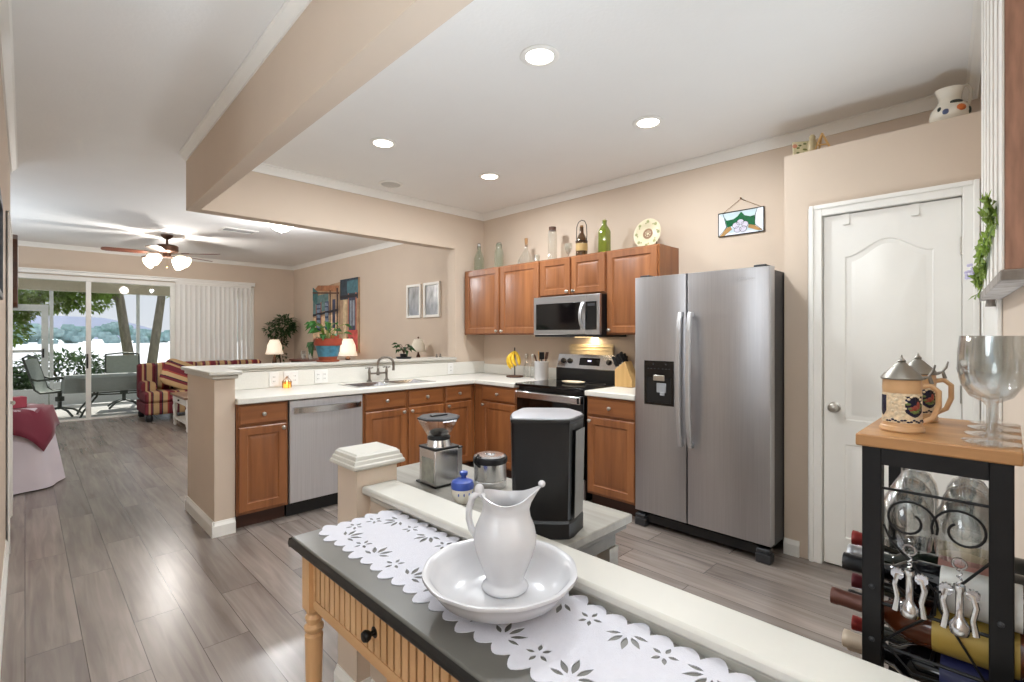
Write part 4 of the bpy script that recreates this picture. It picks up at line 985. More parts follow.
# ================================================================ GREY TABLE IN THE KITCHEN AND WHAT STANDS ON IT
GZ = .74
t = thing('grey_console_table','weathered grey side table behind the half wall','table',(1.25,1.45,0))
m = MB(); m.box(-.225,-.545,GZ-.028,.222,.545,GZ); m.build('tabletop', M_grey, t, bevel=.004)
m = MB(); m.box(-.21,-.53,GZ-.05,.21,.53,GZ-.028); m.box(-.19,-.50,GZ-.11,.19,.50,GZ-.05); m.build('apron', mat('grey_brown_apron',(112,108,100),.55,var=.15), t, bevel=.003)
for x in (-.17,.17):
    for y in (-.48,.48):
        m = MB(); m.rings([[(x+sx*w,y+sy*w,z) for sx,sy in ((-1,-1),(1,-1),(1,1),(-1,1))] for w,z in ((.016,0),(.026,GZ-.11))]); m.build('leg', M_grey, t)
# black step bin
t = thing('trash_can','small black trash can with a grey lid on the grey side table','trash can',(1.182,1.053,GZ+.0005), YAW-PI/2)
foot = [(-.104,-.100),(-.095,-.107),(.045,-.117),(.072,-.114),(.088,-.096),(.128,-.018),(.128,.015),(.10,.095),(.08,.112),(-.045,.118),(-.066,.108),(-.100,.02),(-.106,-.03)]
def fp(k, z): return [(x*k,y*k,z) for x,y in foot]
m = MB(); m.rings([fp(.93,.052), fp(.955,.19), fp(.985,.345)]); m.build('body', mat('black_enamel',(11,11,13),.32,var=.05), t, smooth=25)
m = MB(); m.rings([fp(.98,0), fp(.98,.008), fp(.985,.045), fp(.95,.053)]); m.build('base', M_black, t, smooth=25)
m = MB(); m.rings([fp(.99,.345), fp(1.005,.348), fp(1.0,.356), fp(.97,.358)]); ld_ = m.build('lid_rim', M_black, t, smooth=25)
m = MB(); m.rings([fp(.965,.3575), fp(.955,.360), fp(.55,.366), fp(.1,.367)]); m.build('lid', mat('light_grey_lid',(176,178,184),.35,.3,var=.04), t, smooth=40)
m = MB(); Q = Matrix.Translation((.100,-.062,.055))
m.rings([[(.0925*k,-.098*k,z),(.1275*k,-.030*k,z),(.1285*k,-.0305*k,z),(.0935*k,-.0985*k,z)] for k,z in ((.955,.056),(1.0,.32))]); m.build('side_strip', mat('grey_side_strip',(136,134,130),.35,.5,var=.05), t)
# coffee grinder
t = thing('coffee_grinder','steel burr coffee grinder with a clear bean hopper on the grey side table','coffee grinder',(1.225,1.668,GZ+.0005), R(-2))
m = MB(); m.box(-.070,-.074,0,.08,.070,.008); m.build('foot_plate', M_black, t, bevel=.002)
m = MB(); m.box(-.072,-.076,.008,.042,.04,.150); m.build('body', M_bright, t, bevel=.004)
m = MB(); m.box(-.074,-.078,.150,.044,.042,.158); m.build('top_trim', M_black, t, bevel=.002)
m = MB(); m.box(.043,-.055,.008,.078,.066,.138); m.box(-.05,.041,.008,.043,.066,.138); m.build('motor_housing', M_steel, t, bevel=.004)
m = MB(); m.box(.042,-.057,.138,.080,.068,.146); m.box(-.05,.041,.138,.043,.068,.146); m.build('housing_trim', M_black, t, bevel=.002)
Q = Matrix.Translation((-.015,-.018,0))
m = MB(); m.lathe([(.001,.158),(.052,.158),(.045,.184),(.001,.184)],24,Q); m.build('collar', M_bright, t, smooth=35)
m = MB(); m.lathe([(.046,.184),(.048,.194),(.043,.20),(.001,.20)],24,Q); m.build('hopper_ring', M_black, t, smooth=35)
m = MB(); m.lathe([(.046,.199),(.084,.262),(.085,.268)],8,Q @ Matrix.Rotation(R(22),4,'Z'),cap0=False,cap1=False); hp = m.build('bean_hopper', M_clear, t)
m = MB(); m.lathe([(.001,.201),(.036,.201),(.041,.214),(.028,.222),(.001,.226)],16,Q); m.build('coffee_beans', mat('dark_coffee_beans',(36,24,18),.5,var=.4,scale=160,bump=.6,bscale=150), hp, smooth=60)
m = MB(); m.lathe([(.001,.268),(.088,.268),(.088,.274),(.080,.278),(.001,.279)],8,Q @ Matrix.Rotation(R(22),4,'Z')); m.box(-.055,-.03,.278,.02,-.012,.284); m.build('hopper_lid', M_dark, t)
m = MB(); m.box(-.0735,-.066,.02,-.0715,.02,.115); m.build('grounds_drawer', mat('smoked_clear_plastic',(150,150,140),.15,.2,var=.15,scale=30), t, bevel=.001)
# canister
t = thing('steel_canister','round steel canister with a black clamp lid on the grey side table','canister',(1.335,1.475,GZ+.0005))
m = MB(); m.lathe([(.001,0),(.064,0),(.066,.004),(.066,.028),(.0645,.030),(.0645,.034),(.066,.036),(.066,.098),(.001,.098)],32); m.build('body', M_bright, t, smooth=30)
m = MB(); m.lathe([(.001,.098),(.068,.098),(.070,.104),(.069,.118),(.064,.124),(.001,.124)],32); l_ = m.build('lid', M_black, t, smooth=35)
m = MB(); m.lathe([(.001,.124),(.060,.124),(.055,.129),(.020,.131),(.017,.136),(.001,.137)],32); m.build('lid_disc', M_bright, l_, smooth=30)
m = MB(); m.tube([(-.066,-.012,.09),(-.078,0,.105),(-.074,.0,.13),(-.06,0,.136)],.004,6); m.build('clamp', M_black, t, smooth=50)
# sugar bowl
t = thing('sugar_bowl','little cream sugar pot with a blue lid on the grey side table','sugar bowl',(1.135,1.405,GZ+.0005))
m = MB(); m.lathe([(.001,0),(.024,0),(.027,.004),(.036,.022),(.039,.045),(.037,.058),(.034,.06),(.001,.06)],24); m.build('body', M_jug, t, smooth=40)
M_bluel = mat('blue_plastic',(58,84,168),.3,var=.05)
m = MB(); m.lathe([(.041,.052),(.042,.066),(.038,.078),(.022,.086),(.001,.088)],24,cap0=False); l_ = m.build('lid', M_bluel, t, smooth=40)
m = MB(); m.lathe([(.010,.085),(.009,.094),(.015,.100),(.015,.110),(.001,.116)],14,Matrix.Translation((.006,0,0))); m.build('lid_knob', M_bluel, l_, smooth=50)
m = MB()
for a in (-150,-120,-90,-60):
    ca, sa = math.cos(R(a)), math.sin(R(a)); m.sphere((.0385*ca,.0385*sa,.036),.005,8,6,(.5,.5,1.2))
m.build('blue_motif', M_bluel, t)

# ================================================================ WINE RACK
RX0, RX1, RY0, RY1, RZ = 1.09, 1.40, -.005, .191, 1.17
M_oak = wood('rustic_oak_top', (150,104,62), (198,150,98), 'y', .4, 1.1, .8)
t = thing('wine_rack','tall black metal wine rack with a wooden top behind the half wall','wine rack',(1.245,.093,0))
ox, oy = 1.245, .093
def RB(m, x0,y0,z0,x1,y1,z1): m.box(x0-ox,y0-oy,z0,x1-ox,y1-oy,z1)
m = MB(); RB(m,RX0-.006,RY0-.010,RZ-.022,RX1+.02,RY1+.009,RZ); m.build('wooden_top', M_oak, t, bevel=.003)
for x0 in (RX0, RX1-.03):
    for y0 in (RY0, RY1-.029): m = MB(); RB(m,x0,y0,0,x0+.03,y0+.029,RZ-.022); m.build('post', M_iron, t, bevel=.002)
for x0 in (RX0, RX1-.028):
    for z0,z1 in ((1.118,RZ-.022),(.10,.125)): m = MB(); RB(m,x0,RY0+.029,z0,x0+.028,RY1-.029,z1); m.build('rail', M_iron, t)
for y0 in (RY0, RY1-.028):
    for z0,z1 in ((1.118,RZ-.022),(.10,.125)): m = MB(); RB(m,RX0+.03,y0,z0,RX1-.03,y0+.028,z1); m.build('rail', M_iron, t)
for y in (.045,.07,.125,.150):
    m = MB(); m.tube([(RX0-ox+.01,y-oy,1.122),(RX1-ox-.01,y-oy,1.122)],.003,6); m.build('stemware_rail', M_iron, t)
for zc,xa,xb in ((.905,1.105,1.195),(.829,1.105,1.195),(.753,1.105,1.195),(.891,1.205,1.388),(.795,1.205,1.388),(.699,1.205,1.388)):
    zz = zc-.0398
    m = MB()
    for y in (.02,.095): m.tube([(xa-ox,y-oy,zz),(xb-ox,y-oy,zz)],.003,6)
    for x in (xa,xb): m.tube([(x-ox,RY0+.004-oy,zz-.001),(x-ox,RY1-.004-oy,zz-.001)],.003,6)
    m.build('bottle_shelf', M_iron, t)
sx = RX0+.008-ox
def W3(pts): return [(sx, y-oy, z) for y,z in pts]
def spiral(cy,cz,r0,r1,a0,a1,n=26): return [(cy+(r0+(r1-r0)*i/n)*math.cos(R(a0+(a1-a0)*i/n)), cz+(r0+(r1-r0)*i/n)*1.0*math.sin(R(a0+(a1-a0)*i/n))) for i in range(n+1)]
m = MB(); m.tube(W3([(RY1-.02,1.075),(RY0+.02,1.075)]),.0025,8)
for cy,s in ((.125,1),(.055,-1)):
    sp = spiral(cy,1.025,.040,.014,200 if s>0 else -20,200-430 if s>0 else -20+430)
    m.tube(W3(sp),.0021,8)
m.tube(W3([(.160,1.01),(.150,.985),(.115,.945),(.09,.915)]),.0021,8); m.tube(W3([(.018,1.01),(.022,.985),(.055,.94),(.085,.915)]),.0021,8)
m.tube(W3([(.16,.80),(.13,.835),(.09,.875),(.088,.915)]),.0021,8); m.tube(W3([(.016,.77),(.05,.83),(.083,.885),(.088,.915)]),.0021,8)
m.tube(W3([(.16,.80),(.12,.76),(.016,.77)]),.0021,8)
m.build('scrollwork', M_iron, t, smooth=60)
for y,z in ((RY0+.015,.895),(RY1-.015,.895),(RY1-.015,.80)):
    m = MB(); m.lathe([(.001,.003),(.004,.002),(.005,0)],10,Matrix.Translation((RX0-ox,y-oy,z)) @ Matrix.Rotation(R(-90),4,'Y')); m.build('bolt', M_dark, t)
# bottles lying across the rack, necks towards the door
M_bgrn = mat('dark_green_bottle_glass',(18,26,18),.08,var=.1); M_bblk = mat('black_bottle_glass',(10,10,12),.07,var=.1); M_bbrn = mat('amber_bottle_glass',(74,34,16),.08,var=.15)
M_bpal = mat('pale_bottle_glass',(176,170,140),.1,var=.1)
caps = {'red': mat('red_foil',(128,38,34),.35,.4), 'silver': mat('silver_foil',(190,190,192),.3,.8), 'black': mat('black_foil',(26,26,28),.35,.3), 'brown': mat('brown_cap',(92,52,40),.4,.2), 'maroon': mat('maroon_foil',(84,24,32),.35,.4), 'cream': mat('cream_foil',(208,190,168),.4,.3)}
labs = {'white': mat('white_paper_label',(222,220,214),.7,var=.04), 'gold': mat('gold_paper_label',(176,148,70),.5,.2,var=.1), 'blue': mat('dark_blue_label',(34,38,84),.5,var=.15), 'cream': mat('cream_label',(214,200,168),.7,var=.06), 'pink': mat('dusty_pink_label',(176,128,118),.7,var=.1)}
def wine(x, y0, z, label, gm, cm, lm, r=.0365, L=.295, w=1.0, nm='wine_bottle'):
    b = thing(nm, label, 'bottle', (x,y0,z), 0, 'bottles lying in the wine rack')
    Q = Matrix.Rotation(R(-90),4,'X')
    m = MB(); m.lathe([(.001,.006),(r*.7,.0),(r*.95,.002),(r,.010),(r,.60*L),(r*.86,.66*L),(r*.5,.72*L),(.0145,.77*L),(.0135,.94*L),(.001,.945*L)],22,Q); m.build('body', gm, b, smooth=40)
    m = MB(); m.lathe([(.0150,.80*L),(.0150,.955*L),(.0160,.96*L),(.0160,L-.002),(.001,L)],16,Q,cap0=False); m.build('capsule', cm, b, smooth=40)
    if lm:
        m = MB(); m.lathe([(r+.0006,.16*L),(r+.0006,.50*L)],26,Q,cap0=False,cap1=False); m.build('label', lm, b, smooth=60)
    return b
z1_, z2_, z3_ = .891, .795, .699
wine(1.150,-.062,.905,'dark wine bottle with a black neck foil, front of the top bottle row',M_bblk,caps['black'],labs['white'])
wine(1.243,-.052,z1_,'wine bottle with a silver neck foil in the middle of the top bottle row',M_bgrn,caps['silver'],labs['pink'])
wine(1.335,-.042,z1_,'wine bottle with a red neck foil at the back of the top bottle row',M_bgrn,caps['red'],labs['cream'])
wine(1.150,-.062,.830,'amber whiskey bottle with a brown cap and gold label sticking out of the rack',M_bbrn,caps['brown'],labs['gold'],0.0375,.315,nm='whiskey_bottle')
wine(1.243,-.052,z2_,'dark wine bottle with a black neck foil behind the amber whiskey bottle',M_bgrn,caps['black'],labs['cream'])
wine(1.335,-.042,z2_,'wine bottle with a maroon neck foil at the back of the second row',M_bgrn,caps['maroon'],labs['white'])
wine(1.150,-.062,.753,'dark bottle with a deep blue label at the bottom, nearest the half wall',M_bblk,caps['cream'],labs['blue'])
wine(1.243,-.052,z3_,'pale wine bottle with a cream neck foil in the middle of the third row',M_bpal,caps['cream'],labs['white'])
wine(1.335,-.042,z3_,'dark wine bottle with a red neck foil at the back of the third row',M_bgrn,caps['red'],labs['cream'])
# stemware
GOB = [(.001,0),(.036,0),(.037,.003),(.012,.007),(.0065,.014),(.0060,.062),(.010,.068),(.027,.078),(.038,.098),(.0425,.122),(.0420,.150),(.0395,.178),(.038,.178),(.0405,.150),(.041,.122),(.0365,.099),(.025,.081),(.001,.072)]
def goblet(loc, label, group, inv=False, k=1.0, nm='goblet', cat='glass'):
    g = thing(nm, label, cat, loc, 0, group)
    Q = Matrix.Scale(-1,4,(0,0,1)) if inv else Matrix.Identity(4)
    Q = Q @ Matrix.Scale(k,4)
    m = MB(); m.lathe(GOB[6:],30,Q,cap0=False); m.build('bowl', M_clear, g, smooth=50)
    m = MB(); m.lathe(GOB[:7],24,Q,cap1=False); m.build('stem', M_clear, g, smooth=50)
    return g
for k,(x,l) in enumerate(((1.135,'large clear goblet on the rack top, nearest the camera end'),(1.221,'second clear goblet from the camera end on the rack top'),(1.307,'third clear goblet from the camera end on the rack top'),(1.384,'last clear goblet on the rack top, closest to the pantry door'))):
    g = goblet((x,0.022,RZ+.0005), l, 'clear goblets on the wine rack', k=1.0)
for k,(x,y,l) in enumerate(((1.162,.137,'clear wine glass hanging in the rack on the door side, front of its row'),(1.235,.137,'clear wine glass hanging in the rack on the door side, second in its row'),(1.32,.137,'clear wine glass hanging in the rack on the door side, back of its row'),
    (1.162,.0575,'clear wine glass hanging in the rack on the wall side, front of its row'),(1.235,.0575,'clear wine glass hanging in the rack on the wall side, second in its row'),(1.32,.0575,'clear wine glass hanging in the rack on the wall side, back of its row'))):
    goblet((x,y,1.1293), l, 'wine glasses hanging in the rack', True, .84 if k % 3 else .95, 'wine_glass')
# steins
M_stein = mat('stoneware_tan',(206,164,120),.3,var=.08,scale=20); M_pew = mat('pewter',(142,138,130),.35,.9,var=.12)
M_navy = mat('navy_glaze',(24,24,52),.25,var=.1); M_relief = mat('cream_relief',(226,208,178),.4,var=.1); M_redg = mat('brick_red_glaze',(150,64,48),.4); M_grng = mat('olive_green_glaze',(104,122,62),.4)
def stein(loc, rz, label, k=1.0):
    s = thing('beer_stein', label, 'stein', loc, rz, 'lidded beer steins')
    S_ = Matrix.Scale(k,4)
    m = MB(); m.lathe([(.001,0),(.041,0),(.043,.004),(.041,.012),(.038,.014),(.0375,.018),(.0365,.09),(.037,.096),(.0375,.10),(.0365,.118),(.037,.121),(.001,.121)],30,S_); m.build('body', M_stein, s, smooth=35)
    m = MB(); m.lathe([(.0378,.022),(.0372,.090)],30,S_,cap0=False,cap1=False); bd = m.build('relief_band', mat('cream_relief_glaze',(222,200,166),.35,var=.22,scale=150,bump=.9,bscale=130), s, smooth=60)
    for a0,a1 in ((184,244),(95,125),(300,338)):
        m = MB(); ins = []
        for rr_ in (.0373,.0384):
            pass
        P_ = []
        for j in range(9):
            ang = R(a0+(a1-a0)*j/8); e = .5-.5*math.cos(2*PI*(j/8)); lo = .036 + .012*abs(j/4-1)**1.5; hi = .084
            P_.append((ang,lo,hi))
        m.rings([[S_ @ Vector((.0383*math.cos(g),.0383*math.sin(g),z)) for g,lo,hi in P_ for z in ()] or [S_ @ Vector((.0383*math.cos(g),.0383*math.sin(g),lo)) for g,lo,hi in P_]+[S_ @ Vector((.0379*math.cos(g),.0379*math.sin(g),hi)) for g,lo,hi in reversed(P_)],
                 [S_ @ Vector((.0372*math.cos(g),.0372*math.sin(g),lo)) for g,lo,hi in P_]+[S_ @ Vector((.0370*math.cos(g),.0370*math.sin(g),hi)) for g,lo,hi in reversed(P_)]],False,False)
        for j in range(8):
            (g0,l0,h0),(g1,l1,h1) = P_[j],P_[j+1]
            m.face([m.bm.verts.new(S_ @ Vector((r_*math.cos(g),r_*math.sin(g),z))) for r_,g,z in ((.0383,g0,l0),(.0383,g1,l1),(.0379,g1,h1),(.0379,g0,h0))])
        m.build('navy_panel', M_navy, bd)
    def dots(nm, mm, lst, r0=.0376):
        m = MB()
        for a,z,w,h in lst:
            ca,sa = math.cos(R(a)),math.sin(R(a)); Q = S_ @ Matrix.Translation((r0*ca,r0*sa,z)) @ Matrix.Rotation(R(a),4,'Z') @ Matrix.Rotation(R(90),4,'Y')
            m.lathe([(.001,0),(1*h,.0),(.75*h,.0016),(.001,.002)],10,Q,sy=w/h)
        return m.build(nm, mm, bd, smooth=60)
    dots('scroll_relief', M_relief, [(181+3*math.sin(z*260),z,.0035,.003) for z in (.04,.048,.056,.064,.072,.08)] + [(a,.0855-.00002*(a-214)**2,.0035,.003) for a in range(186,246,8)] + [(160,z,.004,.004) for z in (.045,.06,.075)] + [(148,z,.0035,.0035) for z in (.05,.068)])
    dots('navy_scroll', M_navy, [(a,.027+.0025*math.sin(a*.9),.0035,.0022) for a in range(130,345,9)])
    dots('figure_relief', M_redg, [(214,.058,.0065,.0065),(202,.055,.0055,.0055),(224,.063,.0045,.010)], .0383)
    dots('garland_relief', M_grng, [(a,.047+.00004*(a-214)**2,.006,.003) for a in range(192,240,7)], .0383)
    m = MB(); m.lathe([(.001,.121),(.040,.121),(.041,.124),(.034,.134),(.022,.146),(.012,.156),(.007,.160),(.008,.164),(.003,.170),(.001,.178)],26,S_); m.build('lid', M_pew, s, smooth=40)
    m = MB(); m.tube([S_ @ Vector(p) for p in ((0,-.034,.105),(0,-.052,.108),(0,-.066,.095),(0,-.066,.062),(0,-.056,.034),(0,-.037,.022))],[.0075*k]*6,8,flat=.8); m.build('handle', M_stein, s, smooth=60)
    m = MB(); m.tube([S_ @ Vector(p) for p in ((0,-.038,.124),(0,-.050,.128),(0,-.054,.112))],.0045*k,8); m.tube([S_ @ Vector(p) for p in ((0,-.048,.128),(0,-.056,.140),(0,-.060,.156))],[.004*k,.005*k,.003*k],8,flat=.6); m.build('thumb_lift', M_pew, s, smooth=60)
    return s
stein((1.172,.143,RZ+.0005), R(12), 'painted stoneware beer stein with a pewter lid, in front on the rack top', .8)
stein((1.345,.137,RZ+.0005), R(10), 'beer stein with a pointed pewter lid, half hidden behind the painted stein', .8)
# corkscrews hanging on the scrollwork
def corkscrew(y, z, label):
    kids = []
    c = thing('wing_corkscrew', label, 'corkscrew', (RX0-.006,y,z), 0, 'corkscrews on the wine rack')
    m = MB(); m.lathe([(.001,-.092),(.014,-.092),(.0155,-.088),(.0155,-.074),(.010,-.066),(.0065,-.060),(.0065,-.012),(.009,-.008),(.009,.0),(.001,.0)],18); m.build('body', M_bright, c, smooth=40)
    for s in (-1,1):
        m = MB(); m.tube([(0,s*.009,-.012),(0,s*.019,-.014),(0,s*.0235,-.035),(0,s*.019,-.060),(0,s*.023,-.088)],[.0048,.0055,.005,.005,.006],8)
        m.lathe([(.001,-.004),(.0105,-.004),(.0105,.004),(.001,.004)],22,Matrix.Translation((0,s*.019,-.013)) @ Matrix.Rotation(R(90),4,'Y'),fn=lambda a,z: 1+.12*math.cos(10*a)); m.build('wing_arm', M_bright, c, smooth=40)
    m = MB(); m.tube([(.0035*math.cos(R(i*40)),.0035*math.sin(R(i*40)),.0+.0014*i) for i in range(24)],.0016,6); m.build('worm', M_bright, c, smooth=60)
    m = MB(); m.tube([(0,.010*math.cos(R(a)),.040+.010*math.sin(R(a))) for a in range(0,360,24)],.0022,6,closed=True); m.build('top_ring', M_bright, c, smooth=60)
    c.scale = (.86,.86,.86)
corkscrew(.122,.945,'steel wing corkscrew hanging on the rack front, on the door side')
corkscrew(.058,.942,'steel wing corkscrew hanging on the rack front, on the wall side')

# ================================================================ SHELF ON THE SIDE WALL, HALL PICTURES
M_rust = mat('rustic_red_brown_board',(172,132,112),.75,var=.22,scale=9,bump=.3,stretch=(6,6,1)); M_worn = mat('worn_grey_wood',(150,142,134),.8,var=.25,scale=22,bump=.4)
t = thing('rustic_wall_shelf','rustic wall cabinet with a brown board side and white fluted front on the side wall','shelf',(1.60,RW(1.60),1.50), ANG)
m = MB(); m.box(.002,.002,.0,.878,.049,1.19); m.build('body', M_rust, t, bevel=.002)
m = MB()
for i in range(6): m.prism([(.002+i*.146,.0495),(.002+i*.146,.0535),(.020+i*.146,.0545),(.070+i*.146,.0545),(.11+i*.146,.0505),(.143+i*.146,.0505),(.143+i*.146,.0495)],'z',.001,1.19)
m.build('fluted_front', M_trim, t)
m = MB(); m.box(-.012,.002,-.026,.885,.057,-.001); m.build('bottom_shelf', M_worn, t, bevel=.003)
m = MB(); m.cyl((.82,.03,-.024),(.82,.03,-.05),.011,.014,12); m.build('peg', M_worn, t)
pl = thing('trailing_plant','bright green trailing plant hanging on the front of the rustic shelf','plant',(1.60,RW(1.60),1.50), ANG)
m = MB(); st_ = MB()
for k in range(7):
    pts = []; ph = random.uniform(0,6)
    for i in range(26):
        u = i/25; pts.append((.10+.74*u, .062+.009*math.sin(5*u*PI+ph), .165-.15*u**1.1+.022*math.sin(7*u+ph)+random.uniform(-.006,.006)))
    st_.tube(pts,.0012,5)
    for p_ in pts:
        for q in range(3): m.leaf(p_,(random.uniform(-1,1),random.uniform(-.1,.35),random.uniform(-1,.7)),(0,1,.3),random.uniform(.022,.038),.018)
m.build('foliage', M_leafl, pl); st_.build('stem', mat('green_stem',(88,112,52),.6), pl)
fl = MB()
for k in range(14): fl.sphere((.72+random.uniform(-.06,.1),.085+random.uniform(-.01,.012),.075+random.uniform(-.03,.03)),.006,6,5)
fl.build('small_blossom', mat('pale_lilac_blossom',(196,188,214),.7), pl)

t = thing('framed_picture','framed picture with a white frame on the hall wall, closest to the camera','picture',(XL,2.56,1.49))
m = MB(); m.slab([-.28,-.255,.255,.28],[0,.025,.355,.38],lambda i,j: not(i==1 and j==1),0,.022)
for v in m.bm.verts: v.co = Vector((v.co.z+.001, v.co.x, v.co.y))
m.build('frame', M_dark, t, bevel=.002)
m = MB(); m.box(.002,-.256,.024,.010,.256,.356); m.build('print', mat('blue_grey_print',(118,126,140),.4,var=.4,scale=8), t)
t = thing('hall_wall_clock','dark brown wooden wall clock hanging high at the end of the hall wall','clock',(XL,5.50,1.565))
m = MB(); m.prism([(-.16,.03),(-.13,0),(.13,0),(.16,.03),(.15,.12),(.16,.30),(.17,.45),(.14,.52),(.07,.545),(0,.575),(-.07,.545),(-.14,.52),(-.17,.45),(-.16,.30),(-.15,.12)],'x',.001,.045); m.build('case', M_walnut, t, bevel=.006)
m = MB(); m.lathe([(.001,0),(.10,0),(.10,.003),(.001,.004)],28,Matrix.Translation((.045,0,.38)) @ Matrix.Rotation(R(90),4,'Y')); m.build('dial', M_paper, t)

# ================================================================ LIVING ROOM
ST = [(0,(104,30,42)),(.22,(178,148,106)),(.30,(104,30,42)),(.36,(42,36,52)),(.40,(178,148,106)),(.62,(104,30,42)),(.72,(42,36,52)),(.76,(186,158,116)),(.93,(150,62,52))]
M_sx = stripes('sofa_stripe_across',0,.34,ST); M_sy = stripes('sofa_stripe_along',1,.30,ST)
t = thing('striped_sofa','burgundy and tan striped sofa in front of the vertical blinds','sofa',(2.30,9.75,0))
def cushion(m, x0,y0,z0,x1,y1,z1,p=.03):
    m.rings([[(x0+i,y0+i,z),(x1-i,y0+i,z),(x1-i,y1-i,z),(x0+i,y1-i,z)] for i,z in ((p,z0),(0,z0+p*.8),(0,z1-p*.8),(p*.5,z1-p*.2),(p*1.6,z1))])
m = MB(); cushion(m,-.99,-.42,.11,.84,.40,.29,.015); m.build('base', M_sx, t, bevel=.012)
for x0,x1 in ((-.99,-.19),(-.18,.33),(.34,.83)):
    m = MB(); cushion(m,x0,-.43,.292,x1,.16,.46,.03); m.build('seat_cushion', M_sx, t, bevel=.02)
m = MB(); cushion(m,-.99,.20,.29,.84,.42,.88,.04); m.build('backrest', M_sx, t, bevel=.03)
for x0,x1 in ((-.78,-.19),(-.18,.33),(.34,.83)):
    m = MB(); cushion(m,x0,.02,.465,x1,.198,.90,.05); m.build('back_cushion', M_sx, t, bevel=.03)
m = MB(); m.prism([(-.99,.462),(-.81,.462),(-.80,.48),(-.79,.53),(-.82,.59),(-.90,.615),(-.98,.59),(-1.005,.53),(-.99,.46)],'y',-.12,.19); m.build('armrest', M_sx, t, bevel=.02)
for x in (-.93,.77):
    for y in (-.37,.34):
        m = MB(); m.lathe([(.001,0),(.035,0),(.05,.03),(.05,.08),(.035,.109),(.001,.109)],14,Matrix.Translation((x,y,0))); m.build('bun_foot', M_black, t, smooth=40)
# pillow leaning in the corner
def pillow(name,label,loc,rot,w,h,d,mm):
    m = MB(); n = 12; rr = []
    for j in range(n+1):
        v = -1+2*j/n; ring = []
        for k in range(24):
            a = 2*PI*k/24; ex = .45
            u = math.copysign(abs(math.cos(a))**ex, math.cos(a)); s = math.copysign(abs(math.sin(a))**ex, math.sin(a))
            q = max(.02,(1-abs(v)**2.2))**.55
            ring.append((u*w/2*(1-.05*(1-q)), v*d/2, s*h/2*(1-.05*(1-q))) if False else (u*w/2*(1-.18*abs(v)**3), v*d/2*(1-.75*max(abs(u),abs(s))**5), s*h/2*(1-.18*abs(v)**3)))
        rr.append(ring)
    m.rings(rr); o = m.build(name,mm,None,smooth=60); o.location = loc; o.rotation_euler = rot; return o
M_sp = stripes('pillow_stripe',2,.40,ST)
tag(pillow('throw_pillow','', (1.80,9.58,.705),(R(-20),R(24),0),.50,.46,.16,M_sp),'striped throw pillow leaning in the end corner of the sofa','pillow')
# coffee table
t = thing('coffee_table','white painted coffee table with a brown top and lower shelf by the sofa','coffee table',(1.90,8.42,0))
m = MB(); m.box(-.35,-.46,.455,.35,.46,.485); m.build('tabletop', mat('brown_varnished_top',(132,104,84),.3,var=.15,stretch=(8,1,1)), t, bevel=.006)
m = MB(); m.box(-.32,-.43,.36,.32,.43,.454); m.build('apron', M_trim, t, bevel=.003)
m = MB(); m.box(-.31,-.42,.10,.31,.42,.125); m.build('lower_shelf', M_trim, t, bevel=.003)
m = MB(); m.cyl((-.321,.0,.41),(-.338,.0,.41),.012,.015,12); m.build('drawer_knob', M_black, t)
for x in (-.295,.295):
    for y in (-.405,.405):
        m = MB(); m.lathe([(.001,0),(.014,0),(.024,.03),(.018,.06),(.026,.09),(.028,.14),(.020,.16),(.030,.24),(.032,.30),(.02,.33),(.028,.36),(.001,.36)],14,Matrix.Translation((x,y,0))); m.build('leg', M_trim, t, smooth=40)
# round table with cloths
M_burg = mat('burgundy_cloth',(118,26,52),.7,var=.08,scale=5,sheen=.3); M_skirt = mat('pale_lilac_skirt_cloth',(214,206,214),.8,var=.03,scale=4)
CT = (-.13,6.24)
t = thing('round_side_table','round side table hidden under a long pale cloth','table',(*CT,0))
m = MB(); m.lathe([(.001,.675),(.275,.675),(.28,.69),(.27,.697),(.001,.697)],32); m.build('tabletop', M_walnut, t)
m = MB(); m.lathe([(.001,0),(.16,0),(.15,.03),(.04,.06),(.035,.4),(.05,.62),(.12,.675),(.001,.675)],20); m.build('pedestal', M_walnut, t, smooth=40)
m = MB(); fold = lambda a,z: 1+(.05*math.sin(7*a+1)*(1-z/.7))
m.lathe([(.385,.012),(.37,.12),(.33,.40),(.298,.62),(.286,.698),(.27,.7045),(.001,.7045)],56,fn=fold,cap0=False); tag(m.build('long_tablecloth', M_skirt, None, smooth=60),'long pale cloth hanging to the floor over the round side table','tablecloth',None,(*CT,0))
m = MB(); rr = []; n = 64
for s in (0,.25,.5,.62,.75,.88,1.0):
    ring = []
    for i in range(n):
        a = 2*PI*i/n; L = .49/max(abs(math.cos(a)),abs(math.sin(a)))**1.0*s; r0 = .302
        if L <= r0: ring.append((L*math.cos(a),L*math.sin(a),.7075))
        else:
            drop = L-r0; f = r0+.012+drop*.22*(1+.25*math.sin(9*a)); ring.append((f*math.cos(a),f*math.sin(a),.7075-drop*.97))
    rr.append(ring)
m.rings(rr[1:],True,False); o = m.build('square_tablecloth', M_burg, None, smooth=60); tag(o,'burgundy square cloth draped over the round side table','tablecloth',None,(*CT,0),R(-5))
sol = o.modifiers.new('thick','SOLIDIFY'); sol.thickness = .002
t = thing('tissue_box','small dusty pink box on the burgundy tablecloth','box',(-.07,6.16,.7092),R(15))
m = MB(); m.box(-.07,-.06,0,.07,.06,.095); m.build('carton', mat('dusty_pink_card',(176,74,92),.7), t, bevel=.004)
m = MB(); m.lathe([(.001,0),(.04,0),(.04,.002),(.001,.002)],20,Matrix.Translation((0,0,.0952)),sy=.4); m.build('opening', M_white, t)

